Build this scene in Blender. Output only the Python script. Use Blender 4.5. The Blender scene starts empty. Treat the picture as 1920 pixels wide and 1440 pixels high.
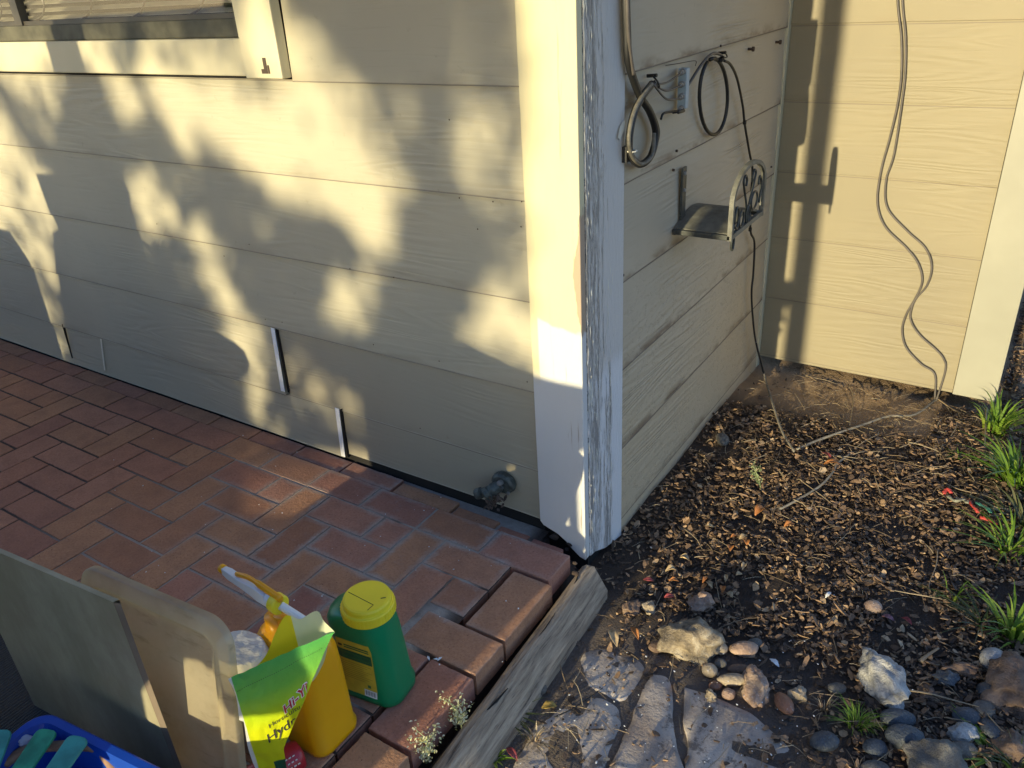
import bpy, bmesh, math, random
import numpy as np
from mathutils import Vector, Matrix, noise as mn
R=math.radians
SC=bpy.context.scene
COL=SC.collection
# ------------------------------------------------------------------ camera
CM=((0.83830,0.54240,-0.05610),(-0.20740,0.41230,0.88710),(0.50430,-0.73200,0.45820))
cm=Matrix(CM); 
# re-orthonormalise
cx=Vector(cm[0]).normalized(); cz=Vector(cm[2]); cz=(cz-cx*cz.dot(cx)).normalized(); cy=cz.cross(cx)
CR=Matrix((cx,cy,cz)).transposed()          # camera axes in columns
CC=Vector((0.978,-1.492,1.35)); FPX=1496.25
cam=bpy.data.cameras.new("camera"); camo=bpy.data.objects.new("camera",cam); COL.objects.link(camo)
camo.matrix_world=Matrix.Translation(CC)@CR.to_4x4()
cam.sensor_width=36; cam.lens=36*FPX/1920; cam.clip_start=0.02; cam.clip_end=500
SC.camera=camo
# ------------------------------------------------------------------ light
SD=Vector((0.045,1.0,-0.146)).normalized()   # direction sunlight travels
sun=bpy.data.lights.new("sun","SUN"); sun.energy=2.9; sun.angle=R(0.53); sun.color=(1.0,0.85,0.52)
suno=bpy.data.objects.new("sun",sun); COL.objects.link(suno); suno.location=(0,-4,6)
suno.rotation_euler=SD.to_track_quat('-Z','Y').to_euler()
W=bpy.data.worlds.new("World"); SC.world=W; W.use_nodes=True
wn=W.node_tree; bg=wn.nodes['Background']; sky=wn.nodes.new('ShaderNodeTexSky'); sky.sky_type='NISHITA'
sky.sun_disc=False; sky.sun_elevation=math.asin(-SD.z); sky.sun_rotation=math.atan2(-SD.x,-SD.y)
sky.air_density=1.0; sky.dust_density=0.6; sky.ozone_density=1.6
tint=wn.nodes.new('ShaderNodeMix'); tint.data_type='RGBA'; tint.blend_type='MULTIPLY'; tint.inputs[0].default_value=1; tint.inputs[7].default_value=(.90,1.0,1.36,1)
wn.links.new(sky.outputs[0],tint.inputs[6]); wn.links.new(tint.outputs[2],bg.inputs[0]); bg.inputs[1].default_value=0.15
SC.view_settings.view_transform='Standard'; SC.view_settings.look='None'; SC.view_settings.exposure=1.28; SC.view_settings.gamma=1
SC.render.engine='CYCLES'
SC.cycles.max_bounces=8

# ------------------------------------------------------------------ helpers
def ray(px,py): return CR@Vector((px-960,720-py,-FPX))
def hit(px,py,ax,v):
    r=ray(px,py); return CC+r*((v-CC[ax])/r[ax])
def G(px,py,z=-0.105): return hit(px,py,2,z)
def PA(px,py,y=-0.015): return hit(px,py,1,y)
def PB(px,py,x=0.165): return hit(px,py,0,x)
def PC(px,py,y=1.445): return hit(px,py,1,y)
rnd=random.Random(7)
def U(a,b): return rnd.uniform(a,b)

class MB:
    def __init__(s): s.v=[]; s.f=[]; s.uv=None; s.c=None; s.mi=[]
    def add(s,v,f,m=0):
        o=len(s.v); s.v+= [tuple(p) for p in v]; s.f+=[tuple(i+o for i in q) for q in f]; s.mi+=[m]*len(f); return s
    def box(s,c,d,rot=None,m=0):
        vs=[Vector((x*d[0]/2,y*d[1]/2,z*d[2]/2)) for x in(-1,1) for y in(-1,1) for z in(-1,1)]
        if rot is not None: vs=[rot@p for p in vs]
        c=Vector(c)
        return s.add([p+c for p in vs],[(0,1,3,2),(4,6,7,5),(0,4,5,1),(2,3,7,6),(0,2,6,4),(1,5,7,3)],m)
    def lohi(s,a,b,m=0): return s.box([(a[i]+b[i])/2 for i in range(3)],[b[i]-a[i] for i in range(3)],m=m)
    def prism(s,poly,fn,a,b,m=0):
        n=len(poly); v=[fn(p,q,a) for p,q in poly]+[fn(p,q,b) for p,q in poly]
        f=[tuple(range(n))[::-1],tuple(range(n,2*n))]+[(i,(i+1)%n,n+(i+1)%n,n+i) for i in range(n)]
        return s.add(v,f,m)
    def tube(s,pts,r,n=8,m=0,cap=True,flat=1.0):
        pts=[Vector(p) for p in pts]; k=len(pts)
        if not hasattr(r,'__len__'): r=[r]*k
        t0=(pts[1]-pts[0]).normalized(); up=Vector((0,0,1)) if abs(t0.z)<.9 else Vector((1,0,0))
        nrm=t0.cross(up).normalized(); v=[];f=[]
        for i,p in enumerate(pts):
            t=(pts[min(i+1,k-1)]-pts[max(i-1,0)]).normalized()
            nrm=(nrm-t*nrm.dot(t)).normalized(); b=t.cross(nrm)
            for j in range(n):
                a=2*math.pi*j/n; v.append(p+nrm*math.cos(a)*r[i]+b*math.sin(a)*r[i]*flat)
        for i in range(k-1):
            for j in range(n): f.append((i*n+j,i*n+(j+1)%n,(i+1)*n+(j+1)%n,(i+1)*n+j))
        if cap: f+=[tuple(range(n))[::-1],tuple((k-1)*n+j for j in range(n))]
        return s.add(v,f,m)
    def loft(s,rings,m=0,cap=True):
        n=len(rings[0]); v=[p for r_ in rings for p in r_]; f=[]
        for i in range(len(rings)-1):
            for j in range(n): f.append((i*n+j,i*n+(j+1)%n,(i+1)*n+(j+1)%n,(i+1)*n+j))
        if cap: f+=[tuple(range(n))[::-1],tuple((len(rings)-1)*n+j for j in range(n))]
        return s.add(v,f,m)
    def lathe(s,prof,c,n=32,ax=None,m=0,sx=1,sy=1,cap=True):
        c=Vector(c); q=Vector((0,0,1)).rotation_difference(Vector(ax).normalized()) if ax is not None else None
        rs=[]
        for r_,z in prof:
            ring=[]
            for j in range(n):
                a=2*math.pi*j/n; p=Vector((math.cos(a)*r_*sx,math.sin(a)*r_*sy,z))
                if q: p=q@p
                ring.append(p+c)
            rs.append(ring)
        return s.loft(rs,m,cap)
    def build(s,name,mat,parent=None,smooth=False,uv=None,col=None):
        me=bpy.data.meshes.new(name); me.from_pydata(s.v,[],s.f); 
        for mm in (mat if isinstance(mat,(list,tuple)) else [mat]): me.materials.append(mm)
        if isinstance(mat,(list,tuple)): me.polygons.foreach_set('material_index',s.mi)
        if smooth: me.polygons.foreach_set('use_smooth',[True]*len(me.polygons))
        if uv is not None:
            l=me.uv_layers.new(name='UVMap'); idx=np.empty(len(me.loops),dtype=np.int32); me.loops.foreach_get('vertex_index',idx)
            l.data.foreach_set('uv',np.asarray(uv,dtype=np.float32)[idx].ravel())
        me.update()
        bm=bmesh.new(); bm.from_mesh(me); bmesh.ops.recalc_face_normals(bm,faces=bm.faces[:]); bm.to_mesh(me); bm.free()
        o=bpy.data.objects.new(name,me); COL.objects.link(o)
        if parent: 
            o.parent=parent; o.matrix_parent_inverse=Matrix.Translation(-root_loc(parent))
        return o
def root_loc(o):
    return o.get('_loc') and Vector(o['_loc']) or Vector((0,0,0)) if False else LOC.get(o.name,Vector((0,0,0)))
LOC={}
def tag(o,label=None,cat=None,group=None,kind=None):
    if label: o['label']=label
    if cat: o['category']=cat
    if group: o['group']=group
    if kind: o['kind']=kind
    return o
def thing(name,label,cat,loc,group=None):
    o=bpy.data.objects.new(name,None); COL.objects.link(o); o.location=loc; o.empty_display_size=.05
    LOC[o.name]=Vector(loc); return tag(o,label,cat,group)
def bevel(o,w,seg=2,ang=35):
    b=o.modifiers.new('bevel','BEVEL'); b.width=w; b.segments=seg; b.limit_method='ANGLE'; b.angle_limit=R(ang); return o
def subsurf(o,l=1):
    b=o.modifiers.new('sub','SUBSURF'); b.levels=l; b.render_levels=l; return o
def cr(pts,n=8):            # catmull-rom through points
    P=[Vector(p) for p in pts]; P=[P[0]*2-P[1]]+P+[P[-1]*2-P[-2]]; out=[]
    for i in range(1,len(P)-2):
        for k in range(n):
            t=k/n; a,b,c,d=P[i-1],P[i],P[i+1],P[i+2]
            out.append(.5*((2*b)+(c-a)*t+(2*a-5*b+4*c-d)*t*t+(3*b-a-3*c+d)*t**3))
    out.append(P[-2]); return out

# ------------------------------------------------------------------ materials
class NT:
    def __init__(s,name):
        s.m=bpy.data.materials.new(name); s.m.use_nodes=True; s.t=s.m.node_tree; s.b=s.t.nodes['Principled BSDF']
    def n(s,ty,**k):
        x=s.t.nodes.new('ShaderNode'+ty)
        for a,b in k.items():
            if a[0]=='i' and (a[1].isupper() or a[1].isdigit()): 
                key=a[1:]; key=int(key) if key.isdigit() else key.replace('_',' ')
                s.set(x.inputs[key],b)
            else: setattr(x,a,b)
        return x
    def set(s,inp,v):
        if isinstance(v,bpy.types.NodeSocket): s.t.links.new(v,inp)
        elif isinstance(v,bpy.types.Node): s.t.links.new(v.outputs[0],inp)
        else: inp.default_value=(*v,1) if (hasattr(v,'__len__') and len(v)==3 and inp.type=='RGBA') else v
    def pos(s,sc=(1,1,1),loc=(0,0,0),src='Object'):
        c=s.n('TexCoord'); m=s.n('Mapping',iVector=c.outputs[src],iScale=sc,iLocation=loc); return m.outputs[0]
    def noise(s,vec,scale=5,detail=4,rough=.55,dist=0): 
        return s.n('TexNoise',iVector=vec,iScale=scale,iDetail=detail,iRoughness=rough,iDistortion=dist).outputs[0]
    def ramp(s,fac,stops):
        r=s.n('ValToRGB',iFac=fac); e=r.color_ramp.elements
        while len(e)<len(stops): e.new(.5)
        for el,(p,c) in zip(e,stops): el.position=p; el.color=(*c,1) if hasattr(c,'__len__') else (c,c,c,1)
        return r.outputs[0]
    def mix(s,f,a,b,mode='MIX'):
        x=s.n('Mix',data_type='RGBA',blend_type=mode); s.set(x.inputs[0],f); s.set(x.inputs[6],a); s.set(x.inputs[7],b); return x.outputs[2]
    def math(s,op,a,b=0,c=None,clamp=False):
        x=s.n('Math',operation=op,use_clamp=clamp); s.set(x.inputs[0],a); s.set(x.inputs[1],b)
        if c is not None: s.set(x.inputs[2],c)
        return x.outputs[0]
    def sep(s,vec): return s.n('SeparateXYZ',iVector=vec).outputs
    def step(s,v,a,b):      # smoothstep map a..b -> 0..1
        x=s.n('MapRange',interpolation_type='SMOOTHSTEP'); s.set(x.inputs[0],v); s.set(x.inputs[1],a); s.set(x.inputs[2],b); return x.outputs[0]
    def bump(s,h,st=.3,d=.01,prev=None):
        x=s.n('Bump',iStrength=st,iDistance=d,iHeight=h)
        if prev is not None: s.set(x.inputs['Normal'],prev)
        return x.outputs[0]
    def island(s): return s.n('NewGeometry').outputs['Random Per Island']
    def fin(s,col=None,rough=.7,bump=None,**k):
        if col is not None: s.set(s.b.inputs['Base Color'],col)
        s.set(s.b.inputs['Roughness'],rough)
        if bump is not None: s.set(s.b.inputs['Normal'],bump)
        for a,b in k.items(): s.set(s.b.inputs[a.replace('_',' ')],b)
        return s.m

EXPO=.2409; Z0=.1722
def grain_bump(x,ax,st=.5):
    # embossed hardboard grain: contour lines of a stretched noise
    sc=[9,9,9]; sc[ax]=.9; 
    p=x.pos(tuple(sc)); 
    n=x.noise(p,1.0,2,.5,.25)
    c=x.math('SINE',x.math('MULTIPLY',n,95.0))
    sc2=[160,160,160]; sc2[ax]=7
    f=x.noise(x.pos(tuple(sc2)),1,3,.6)
    h=x.math('ADD',x.math('MULTIPLY',c,.35),f)
    big=x.noise(x.pos(),2.2,2)
    return x.bump(h,x.math('MULTIPLY',x.step(big,.35,.65),st),.0028), h
def siding_mat(name,ax,col,col2,dirt=.25,st=.6):  # dirt scales the board stain and the painted lap shade
    x=NT(name); nb,h=grain_bump(x,ax,st)
    n=x.noise(x.pos(),1.7,5,.6); c=x.mix(x.step(n,.3,.7),col,col2)
    sp=x.noise(x.pos(),38,3,.6); c=x.mix(x.math('MULTIPLY',x.step(sp,.66,.78),.25),c,(.24,.2,.15))
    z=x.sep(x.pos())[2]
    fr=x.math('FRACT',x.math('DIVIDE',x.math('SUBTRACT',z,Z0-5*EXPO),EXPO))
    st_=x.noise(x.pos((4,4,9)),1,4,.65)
    low=x.math('MULTIPLY',x.step(fr,.16,.0),x.step(st_,.42,.62)); low=x.math('MAXIMUM',low,x.math('MULTIPLY',x.step(fr,.022,.006),.9))  # blotchy stain low on each board, plus a thin line for lap shade
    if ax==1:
        pn=x.noise(x.pos((1,1.0,1.6)),42,4,.7); pm=x.step(z,.72,.45); pit=x.math('MULTIPLY',x.step(pn,.54,.62),pm); nb=x.bump(x.math('MULTIPLY',pit,-1.0),.55,.003,nb); dn_=x.noise(x.pos(),5,4); c=x.mix(x.math('MULTIPLY',x.step(z,.75,.1),x.math('ADD',.25,x.math('MULTIPLY',dn_,.5))),c,(.62,.47,.27))  # pitted bump; tan on the lower boards paints in warm bounced light
    c=x.mix(x.math('MULTIPLY',low,dirt),c,(.22,.15,.09)); c=x.mix(x.math('MULTIPLY',x.step(fr,.016,.006),.6),c,(.13,.11,.09))  # stain colour, then gap shade painted dark along each lap edge
    g=x.step(h,.2,-.1); c=x.mix(x.math('MULTIPLY',g,.12),c,(.2,.17,.13))
    return x.fin(c,.62,nb)
M={}
M['sideA']=siding_mat('tan_siding_paint_front',0,(.475,.44,.325),(.42,.39,.295),.25,.6)
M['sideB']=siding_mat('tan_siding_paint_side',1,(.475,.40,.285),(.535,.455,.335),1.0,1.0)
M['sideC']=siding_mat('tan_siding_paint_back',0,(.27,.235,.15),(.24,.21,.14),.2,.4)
M['repair']=siding_mat('beige_repair_board',0,(.41,.37,.27),(.37,.335,.25),.2,.55)
def cream():
    x=NT('cream_trim_paint'); n=x.noise(x.pos((3,3,1)),2.5,4); c=x.mix(n,(.60,.55,.36),(.65,.60,.44))
    cr_=x.noise(x.pos((60,60,2.2)),1,4,.7); k=x.step(cr_,.66,.74)
    c=x.mix(x.math('MULTIPLY',k,.35),c,(.42,.36,.26))
    h=x.math('ADD',x.math('MULTIPLY',cr_,.6),x.noise(x.pos((14,14,5)),6,3))
    return x.fin(c,.5,x.bump(h,.35,.002))
M['cream']=cream()
def post_front():
    x=NT('corner_post_paint_front'); P=x.sep(x.pos()); z=P[2]; X=P[0]
    n=x.noise(x.pos(),14,4)
    # white primer patch low down, cream above
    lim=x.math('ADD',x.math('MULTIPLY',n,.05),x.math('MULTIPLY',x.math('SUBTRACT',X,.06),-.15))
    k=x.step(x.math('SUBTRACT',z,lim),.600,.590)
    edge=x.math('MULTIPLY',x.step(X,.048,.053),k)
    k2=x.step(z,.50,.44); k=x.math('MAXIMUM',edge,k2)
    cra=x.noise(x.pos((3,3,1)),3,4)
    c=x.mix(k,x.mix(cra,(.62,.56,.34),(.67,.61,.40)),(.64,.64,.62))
    cr1=x.noise(x.pos((75,75,2.6)),1,5,.7)
    ck=x.math('MULTIPLY',x.step(cr1,.60,.66),x.step(X,.07,.16)); c=x.mix(x.math('MULTIPLY',ck,.8),c,(.34,.27,.19))
    # bare wood blister by the edge
    e=x.math('ADD',X,x.math('MULTIPLY',x.math('ABSOLUTE',x.math('SUBTRACT',z,.74)),-.13))
    w=x.step(x.math('ADD',e,x.math('MULTIPLY',x.noise(x.pos((30,30,9)),2,3),.02)),.158,.161); c=x.mix(w,c,(.42,.32,.23))
    h=x.math('SUBTRACT',x.noise(x.pos((40,40,5)),1,4),x.math('MULTIPLY',x.math('MAXIMUM',ck,w),1.2))
    return x.fin(c,.5,x.bump(h,.45,.0025))
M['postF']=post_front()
def post_side():
    x=NT('corner_post_peeling_paint_side'); P=x.sep(x.pos()); Y=P[1]; z=P[2]
    n1=x.noise(x.pos((1,80,5)),1,6,.75,.6); n2=x.noise(x.pos((1,190,20),(0,3,1)),1,5,.75,.5)
    zone=x.math('SUBTRACT',1.0,x.step(Y,.02,.16)); zone=x.math('ADD',x.math('MULTIPLY',zone,.75),.12)
    z2=x.math('MULTIPLY',x.step(z,.75,.35),x.step(x.math('ABSOLUTE',x.math('SUBTRACT',Y,.105)),.055,.01)); zone=x.math('MAXIMUM',zone,x.math('MULTIPLY',z2,.8))
    th=x.math('SUBTRACT',.73,x.math('MULTIPLY',zone,.22))
    crack=x.step(x.math('SUBTRACT',n1,th),0,.03); crack2=x.math('MULTIPLY',x.step(x.math('SUBTRACT',n2,th),-.02,.02),zone)
    k=x.math('MAXIMUM',crack,crack2)
    rimw=x.math('SUBTRACT',x.step(x.math('SUBTRACT',n1,th),-.06,-.01),k,clamp=True)
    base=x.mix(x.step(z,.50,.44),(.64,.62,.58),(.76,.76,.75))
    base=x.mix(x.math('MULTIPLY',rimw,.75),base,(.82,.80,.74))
    c=x.mix(x.math('MULTIPLY',k,.8),base,(.20,.19,.18))
    h=x.math('ADD',x.math('MULTIPLY',k,-1.0),x.math('ADD',x.math('MULTIPLY',rimw,.7),x.math('MULTIPLY',n2,.7)))
    return x.fin(c,.55,x.bump(h,.8,.0045))
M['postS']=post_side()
def plain(name,col,rough=.5,var=.15,scale=8,bs=.15,bd=.002,bsc=40,**k):
    x=NT(name); n=x.noise(x.pos(),scale,4); d=tuple(max(0,q*(1-var)) for q in col); l=tuple(min(1,q*(1+var)) for q in col)
    c=x.mix(x.step(n,.3,.7),d,l); return x.fin(c,rough,x.bump(x.noise(x.pos(),bsc,3),bs,bd),**k)
M['trimC']=plain('pale_grey_green_trim',(.30,.295,.235),.5,.08,3,.25,.002,25)
M['eave']=plain('brown_sky_block_eave',(.10,.075,.055),.7)
M['white']=plain('white_caulk_strip',(.90,.91,.92),.6,.04,8,0)
M['black']=plain('dark_gap',(.012,.011,.01),.9)
M['nail']=plain('rusty_nail_head',(.07,.045,.03),.7)
M['flake']=plain('loose_paint_flake',(.78,.75,.63),.5,.06)
M['bronze']=plain('bronze_window_frame',(.085,.075,.06),.35,.2,bs=.05)
M['rail']=plain('weathered_sash_rail',(.10,.095,.065),.6,.25,20)
M['blind']=plain('off_white_blind_slat',(.42,.39,.29),.5,.05)
M['wire']=plain('black_irrigation_tube',(.014,.014,.014),.5,.2)
M['wiregrey']=plain('sun_bleached_black_tube',(.14,.13,.105),.55,.35,60)
M['cable']=plain('grey_brown_cable',(.10,.088,.078),.5,.15,30)
M['iron']=plain('dark_green_cast_iron',(.045,.05,.045),.45,.3,30,.3,.002,120)
M['ironface']=plain('dusty_cast_iron_shelf',(.13,.13,.11),.55,.3,30,.4,.002,160)
M['steel']=plain('blue_grey_manifold',(.34,.42,.46),.45,.1)
M['fitting']=plain('grey_plastic_fitting',(.20,.20,.19),.4,.2)
M['spigot']=plain('tarnished_green_brass',(.085,.10,.09),.5,.45,60,.5,.003,150,Metallic=.3)
M['crud']=plain('dried_leaf_debris',(.12,.085,.065),.9,.5,120,.8,.006,220)
def glass():
    x=NT('window_glass'); t=x.t; a=x.n('BsdfTransparent'); g=x.n('BsdfGlossy',iRoughness=.03); g.inputs[0].default_value=(.9,.9,.9,1); mx=x.n('MixShader',i0=.14)
    t.links.new(a.outputs[0],mx.inputs[1]); t.links.new(g.outputs[0],mx.inputs[2]); t.links.new(mx.outputs[0],t.nodes['Material Output'].inputs[0]); return x.m
M['glass']=glass()
def dark_room(): return NT('dark_room').fin((.03,.028,.025),.9)
M['room']=dark_room()
def brick():
    x=NT('fired_clay_brick'); i=x.island(); P=x.sep(x.pos()); tc=x.n('TexCoord'); uv=x.sep(tc.outputs['UV'])
    c=x.ramp(i,[(0,(.39,.19,.115)),(.22,(.46,.235,.135)),(.45,(.52,.28,.155)),(.65,(.43,.195,.135)),(.82,(.49,.25,.17)),(1,(.35,.165,.125))])
    warm=x.step(P[0],-.5,-1.4); c=x.mix(x.math('MULTIPLY',warm,.4),c,(.40,.20,.11))
    n=x.noise(x.pos(),13,5,.65); c=x.mix(x.step(n,.35,.75),c,x.mix(.35,c,(.16,.08,.06)))
    sp=x.noise(x.pos(),260,2,.5); c=x.mix(x.math('MULTIPLY',x.step(sp,.68,.74),.8),c,(.03,.02,.02)); 
    # efflorescence on brick edges, strong near the corner post
    nn=x.noise(x.pos(),38,5,.7); nb=x.noise(x.pos(),5,2)
    e=x.math('MINIMUM',uv[0],uv[1])
    ef=x.step(x.math('ADD',x.math('MULTIPLY',e,48.0),x.math('MULTIPLY',nn,1.9)),1.9,.85)
    reg=x.step(P[0],-1.25,-.35); reg2=x.step(P[1],-.95,-.35)
    amt=x.math('MULTIPLY',x.math('MULTIPLY',reg,reg2),x.step(nb,.30,.62)); amt=x.math('MULTIPLY',amt,x.math('SUBTRACT',1.0,x.math('MULTIPLY',x.step(P[0],.0,.06),.7))); amt=x.math('MULTIPLY',amt,x.step(P[2],-.008,-.003))
    c=x.mix(x.math('MULTIPLY',x.math('MULTIPLY',ef,amt),.9),c,(.42,.38,.34))
    film=x.math('MULTIPLY',x.math('MULTIPLY',x.step(nn,.45,.75),amt),.3); c=x.mix(film,c,(.30,.24,.23))
    fn=x.noise(x.pos(),150,4,.7); c=x.mix(x.math('MULTIPLY',x.step(fn,.45,.7),.35),c,(.20,.10,.07)); c=x.mix(x.math('MULTIPLY',x.step(fn,.45,.3),.22),c,(.52,.34,.25))
    h=x.math('ADD',x.noise(x.pos(),90,5,.7),x.math('MULTIPLY',x.step(sp,.68,.74),-.8))
    return x.fin(c,.95,x.bump(h,.7,.004),Specular_IOR_Level=.1)
M['brick']=brick()
def mortar():
    x=NT('sandy_joint'); P=x.sep(x.pos()); n=x.noise(x.pos(),60,5,.7)
    reg=x.math('MULTIPLY',x.step(P[0],-1.5,-.8),x.step(x.noise(x.pos(),3.5,3),.28,.45))
    reg=x.math('MULTIPLY',reg,x.step(P[0],.035,-.02))
    c=x.mix(x.math('MULTIPLY',reg,.9),x.mix(n,(.03,.022,.018),(.09,.06,.045)),x.mix(n,(.26,.225,.19),(.52,.47,.41)))
    return x.fin(c,.95,x.bump(n,.9,.008))
M['mortar']=mortar()
def soil():
    x=NT('dark_soil'); P=x.sep(x.pos()); n=x.noise(x.pos(),22,6,.7); c=x.mix(n,(.035,.025,.019),(.11,.078,.055))
    dry=x.step(P[1],1.0,1.25); c=x.mix(dry,c,x.mix(n,(.30,.20,.12),(.58,.41,.25)))
    pth=x.math('MULTIPLY',x.step(P[1],.05,-.2),x.step(P[0],1.0,.6)); c=x.mix(pth,c,x.mix(n,(.085,.066,.052),(.23,.185,.15)))
    return x.fin(c,.95,x.bump(x.math('ADD',n,x.noise(x.pos(),140,4,.7)),.9,.012))
M['soil']=soil()
def chips():
    x=NT('bark_mulch'); i=x.island(); c=x.ramp(i,[(0,(.045,.03,.02)),(.3,(.10,.066,.044)),(.55,(.195,.122,.072)),(.78,(.32,.20,.115)),(.92,(.48,.31,.17)),(1,(.62,.45,.27))])
    n=x.noise(x.pos((1,1,1)),120,3,.6); c=x.mix(x.step(n,.3,.8),c,x.mix(.55,c,(.02,.015,.012)))
    return x.fin(c,.75,x.bump(x.noise(x.pos(),260,3),.5,.002))
M['chips']=chips()
def timber():
    x=NT('weathered_timber'); tc=x.n('TexCoord'); mp=x.n('Mapping',iVector=tc.outputs['UV'],iScale=(1,1,1)).outputs[0]
    uvs=x.n('Mapping',iVector=tc.outputs['UV'],iScale=(2.2,70,1)).outputs[0]
    n=x.noise(uvs,1,6,.7,.4); n2=x.noise(x.n('Mapping',iVector=tc.outputs['UV'],iScale=(5,170,1)).outputs[0],1,4,.7)
    c=x.ramp(n,[(.30,(.07,.052,.038)),(.44,(.32,.245,.17)),(.6,(.50,.39,.27)),(.8,(.66,.53,.37))])
    c=x.mix(x.math('MULTIPLY',x.step(n2,.6,.68),.7),c,(.05,.04,.035))
    return x.fin(c,.85,x.bump(x.math('ADD',n,n2),.9,.006))
M['timber']=timber()
def rockm(name,a,b,c3,sc=14,rough=.7,spk=.3,spc=(.8,.8,.8)):
    x=NT(name); n=x.noise(x.pos(),sc,6,.65,.6); c=x.ramp(n,[(.3,a),(.52,b),(.7,c3)])
    s=x.noise(x.pos(),sc*9,3,.6); c=x.mix(x.math('MULTIPLY',x.step(s,.6,.7),spk),c,spc)
    return x.fin(c,rough,x.bump(x.math('ADD',n,x.math('MULTIPLY',s,.5)),.8,.009))
M['r_beige']=rockm('beige_pebble',(.27,.21,.14),(.36,.29,.20),(.42,.36,.27))
M['r_pink']=rockm('pinkish_sandstone',(.27,.17,.12),(.37,.25,.18),(.43,.33,.25))
M['r_orange']=rockm('orange_brown_pebble',(.20,.09,.05),(.29,.14,.08),(.33,.20,.13),14,.5)
M['r_slate']=rockm('blue_grey_river_stone',(.045,.055,.065),(.065,.078,.092),(.09,.105,.12),20,.5,.1)
M['r_grey']=rockm('rough_grey_stone',(.11,.10,.085),(.16,.15,.13),(.21,.20,.17),40,.85,.4,(.3,.29,.26))
M['r_white']=rockm('white_quartz',(.13,.14,.16),(.44,.43,.40),(.62,.61,.57),30,.5,.7,(.10,.10,.11))
M['r_brown']=rockm('rusty_brown_rock',(.12,.075,.05),(.19,.125,.085),(.26,.19,.14),18,.8,.2,(.3,.27,.22))
M['r_wood']=rockm('layered_beige_rock',(.07,.055,.04),(.27,.215,.14),(.46,.40,.30),30,.75,.35,(.5,.47,.4))
def flag():
    x=NT('grey_flagstone'); n=x.noise(x.pos(),9,6,.7); m=x.noise(x.pos(),3.2,3)
    c=x.ramp(n,[(.32,(.28,.23,.19)),(.5,(.47,.40,.33)),(.7,(.58,.51,.43))])
    c=x.mix(x.math('MULTIPLY',x.step(m,.45,.6),.6),c,(.25,.18,.135)); m2=x.noise(x.pos(),17,6,.75); c=x.mix(x.math('MULTIPLY',x.step(m2,.54,.62),.7),c,(.10,.078,.062)); s=x.noise(x.pos(),150,3,.6)
    c=x.mix(x.math('MULTIPLY',x.step(s,.64,.7),.5),c,(.06,.05,.045))
    return x.fin(c,.9,x.bump(x.math('ADD',n,x.math('MULTIPLY',s,.3)),.6,.008))
M['flag']=flag()
def leafy(name,a,b,c3,tr=.25):
    x=NT(name); c=x.ramp(x.island(),[(0,a),(.5,b),(1,c3)]); m=x.fin(c,.5); t=x.t
    ts=x.n('BsdfTranslucent',iColor=c); mx=x.n('MixShader',iFac=tr); t.links.new(x.b.outputs[0],mx.inputs[1]); t.links.new(ts.outputs[0],mx.inputs[2])
    t.links.new(mx.outputs[0],t.nodes['Material Output'].inputs[0]); return m
M['grass']=leafy('grass_blade',(.10,.20,.02),(.20,.34,.035),(.34,.42,.07),.35)
M['grassdull']=leafy('dull_grass_blade',(.04,.06,.02),(.09,.12,.03),(.20,.18,.08))
M['straw']=leafy('dry_straw',(.16,.11,.06),(.30,.22,.13),(.46,.38,.25),.1)
M['sprig']=leafy('pale_green_sprig',(.26,.34,.12),(.36,.44,.20),(.48,.52,.30))
M['floret']=leafy('cream_florets',(.55,.56,.25),(.68,.68,.42),(.80,.78,.60),.3)
M['treeleaf']=leafy('tree_leaf',(.04,.07,.02),(.06,.10,.03),(.08,.12,.03),.15)
M['bark']=plain('tree_bark',(.12,.09,.07),.9,.3,20,.6,.01,30)
M['leafred']=plain('red_fallen_leaf',(.30,.06,.06),.6,.3,60)
M['leaforange']=plain('orange_fallen_leaf',(.42,.17,.05),.6,.3,60)
M['leaftan']=plain('tan_fallen_leaf',(.52,.38,.21),.6,.3,60)
M['leafyellow']=plain('yellow_fallen_leaf',(.36,.25,.06),.6,.3,60)
M['leafpurple']=plain('mauve_fallen_leaf',(.26,.12,.14),.6,.3,60)
M['chipwhite']=plain('white_paint_chip',(.75,.76,.75),.6,.08)

# ================================================================== HOUSE
house=thing('house','tan lap-sided house corner with peeling white corner post','house',(0.17,0,-.15))
def board_wall(mapf,a0,a1,zs,th=.012,seg=60,lean=.004):
    b=MB()
    for k in range(len(zs)-1):
        z0,z1=zs[k],zs[k+1]; vs=[];N=seg
        for i in range(N+1):
            a=a0+(a1-a0)*i/N; w=.0016*mn.noise(Vector((a*1.3,k*7.1,a0)))+.0009*mn.noise(Vector((a*5,k*3,1)))
            for (o,z) in ((.0,z0+.0006),(-th+w*1.5,z0+w),(-th+.0015+w*1.5,z0+.002+w),(-lean,z1+.004),(.004,z1+.004)):
                vs.append(mapf(a,o,z))
        fs=[]
        for i in range(N):
            for j in range(4): fs.append((i*5+j,(i+1)*5+j,(i+1)*5+j+1,i*5+j+1))
        fs+= [tuple(range(5)),tuple(N*5+j for j in range(5))[::-1]]
        b.add(vs,fs)
    return b
ZL=[Z0+EXPO*i for i in range(0,10)]
fA=lambda a,o,z:(a,o,z)
fB=lambda a,o,z:(.153-o,a,z)
fC=lambda a,o,z:(a,1.458+o,z)
XL=-4.2
wA_=board_wall(fA,XL,.034,[ZL[1],ZL[2],ZL[3],ZL[4]],seg=110); _b=board_wall(fA,-.651,.034,ZL[4:],seg=30); wA_.add(_b.v,_b.f)
wA=wA_.build('front_siding',M['sideA'],house)
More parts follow.
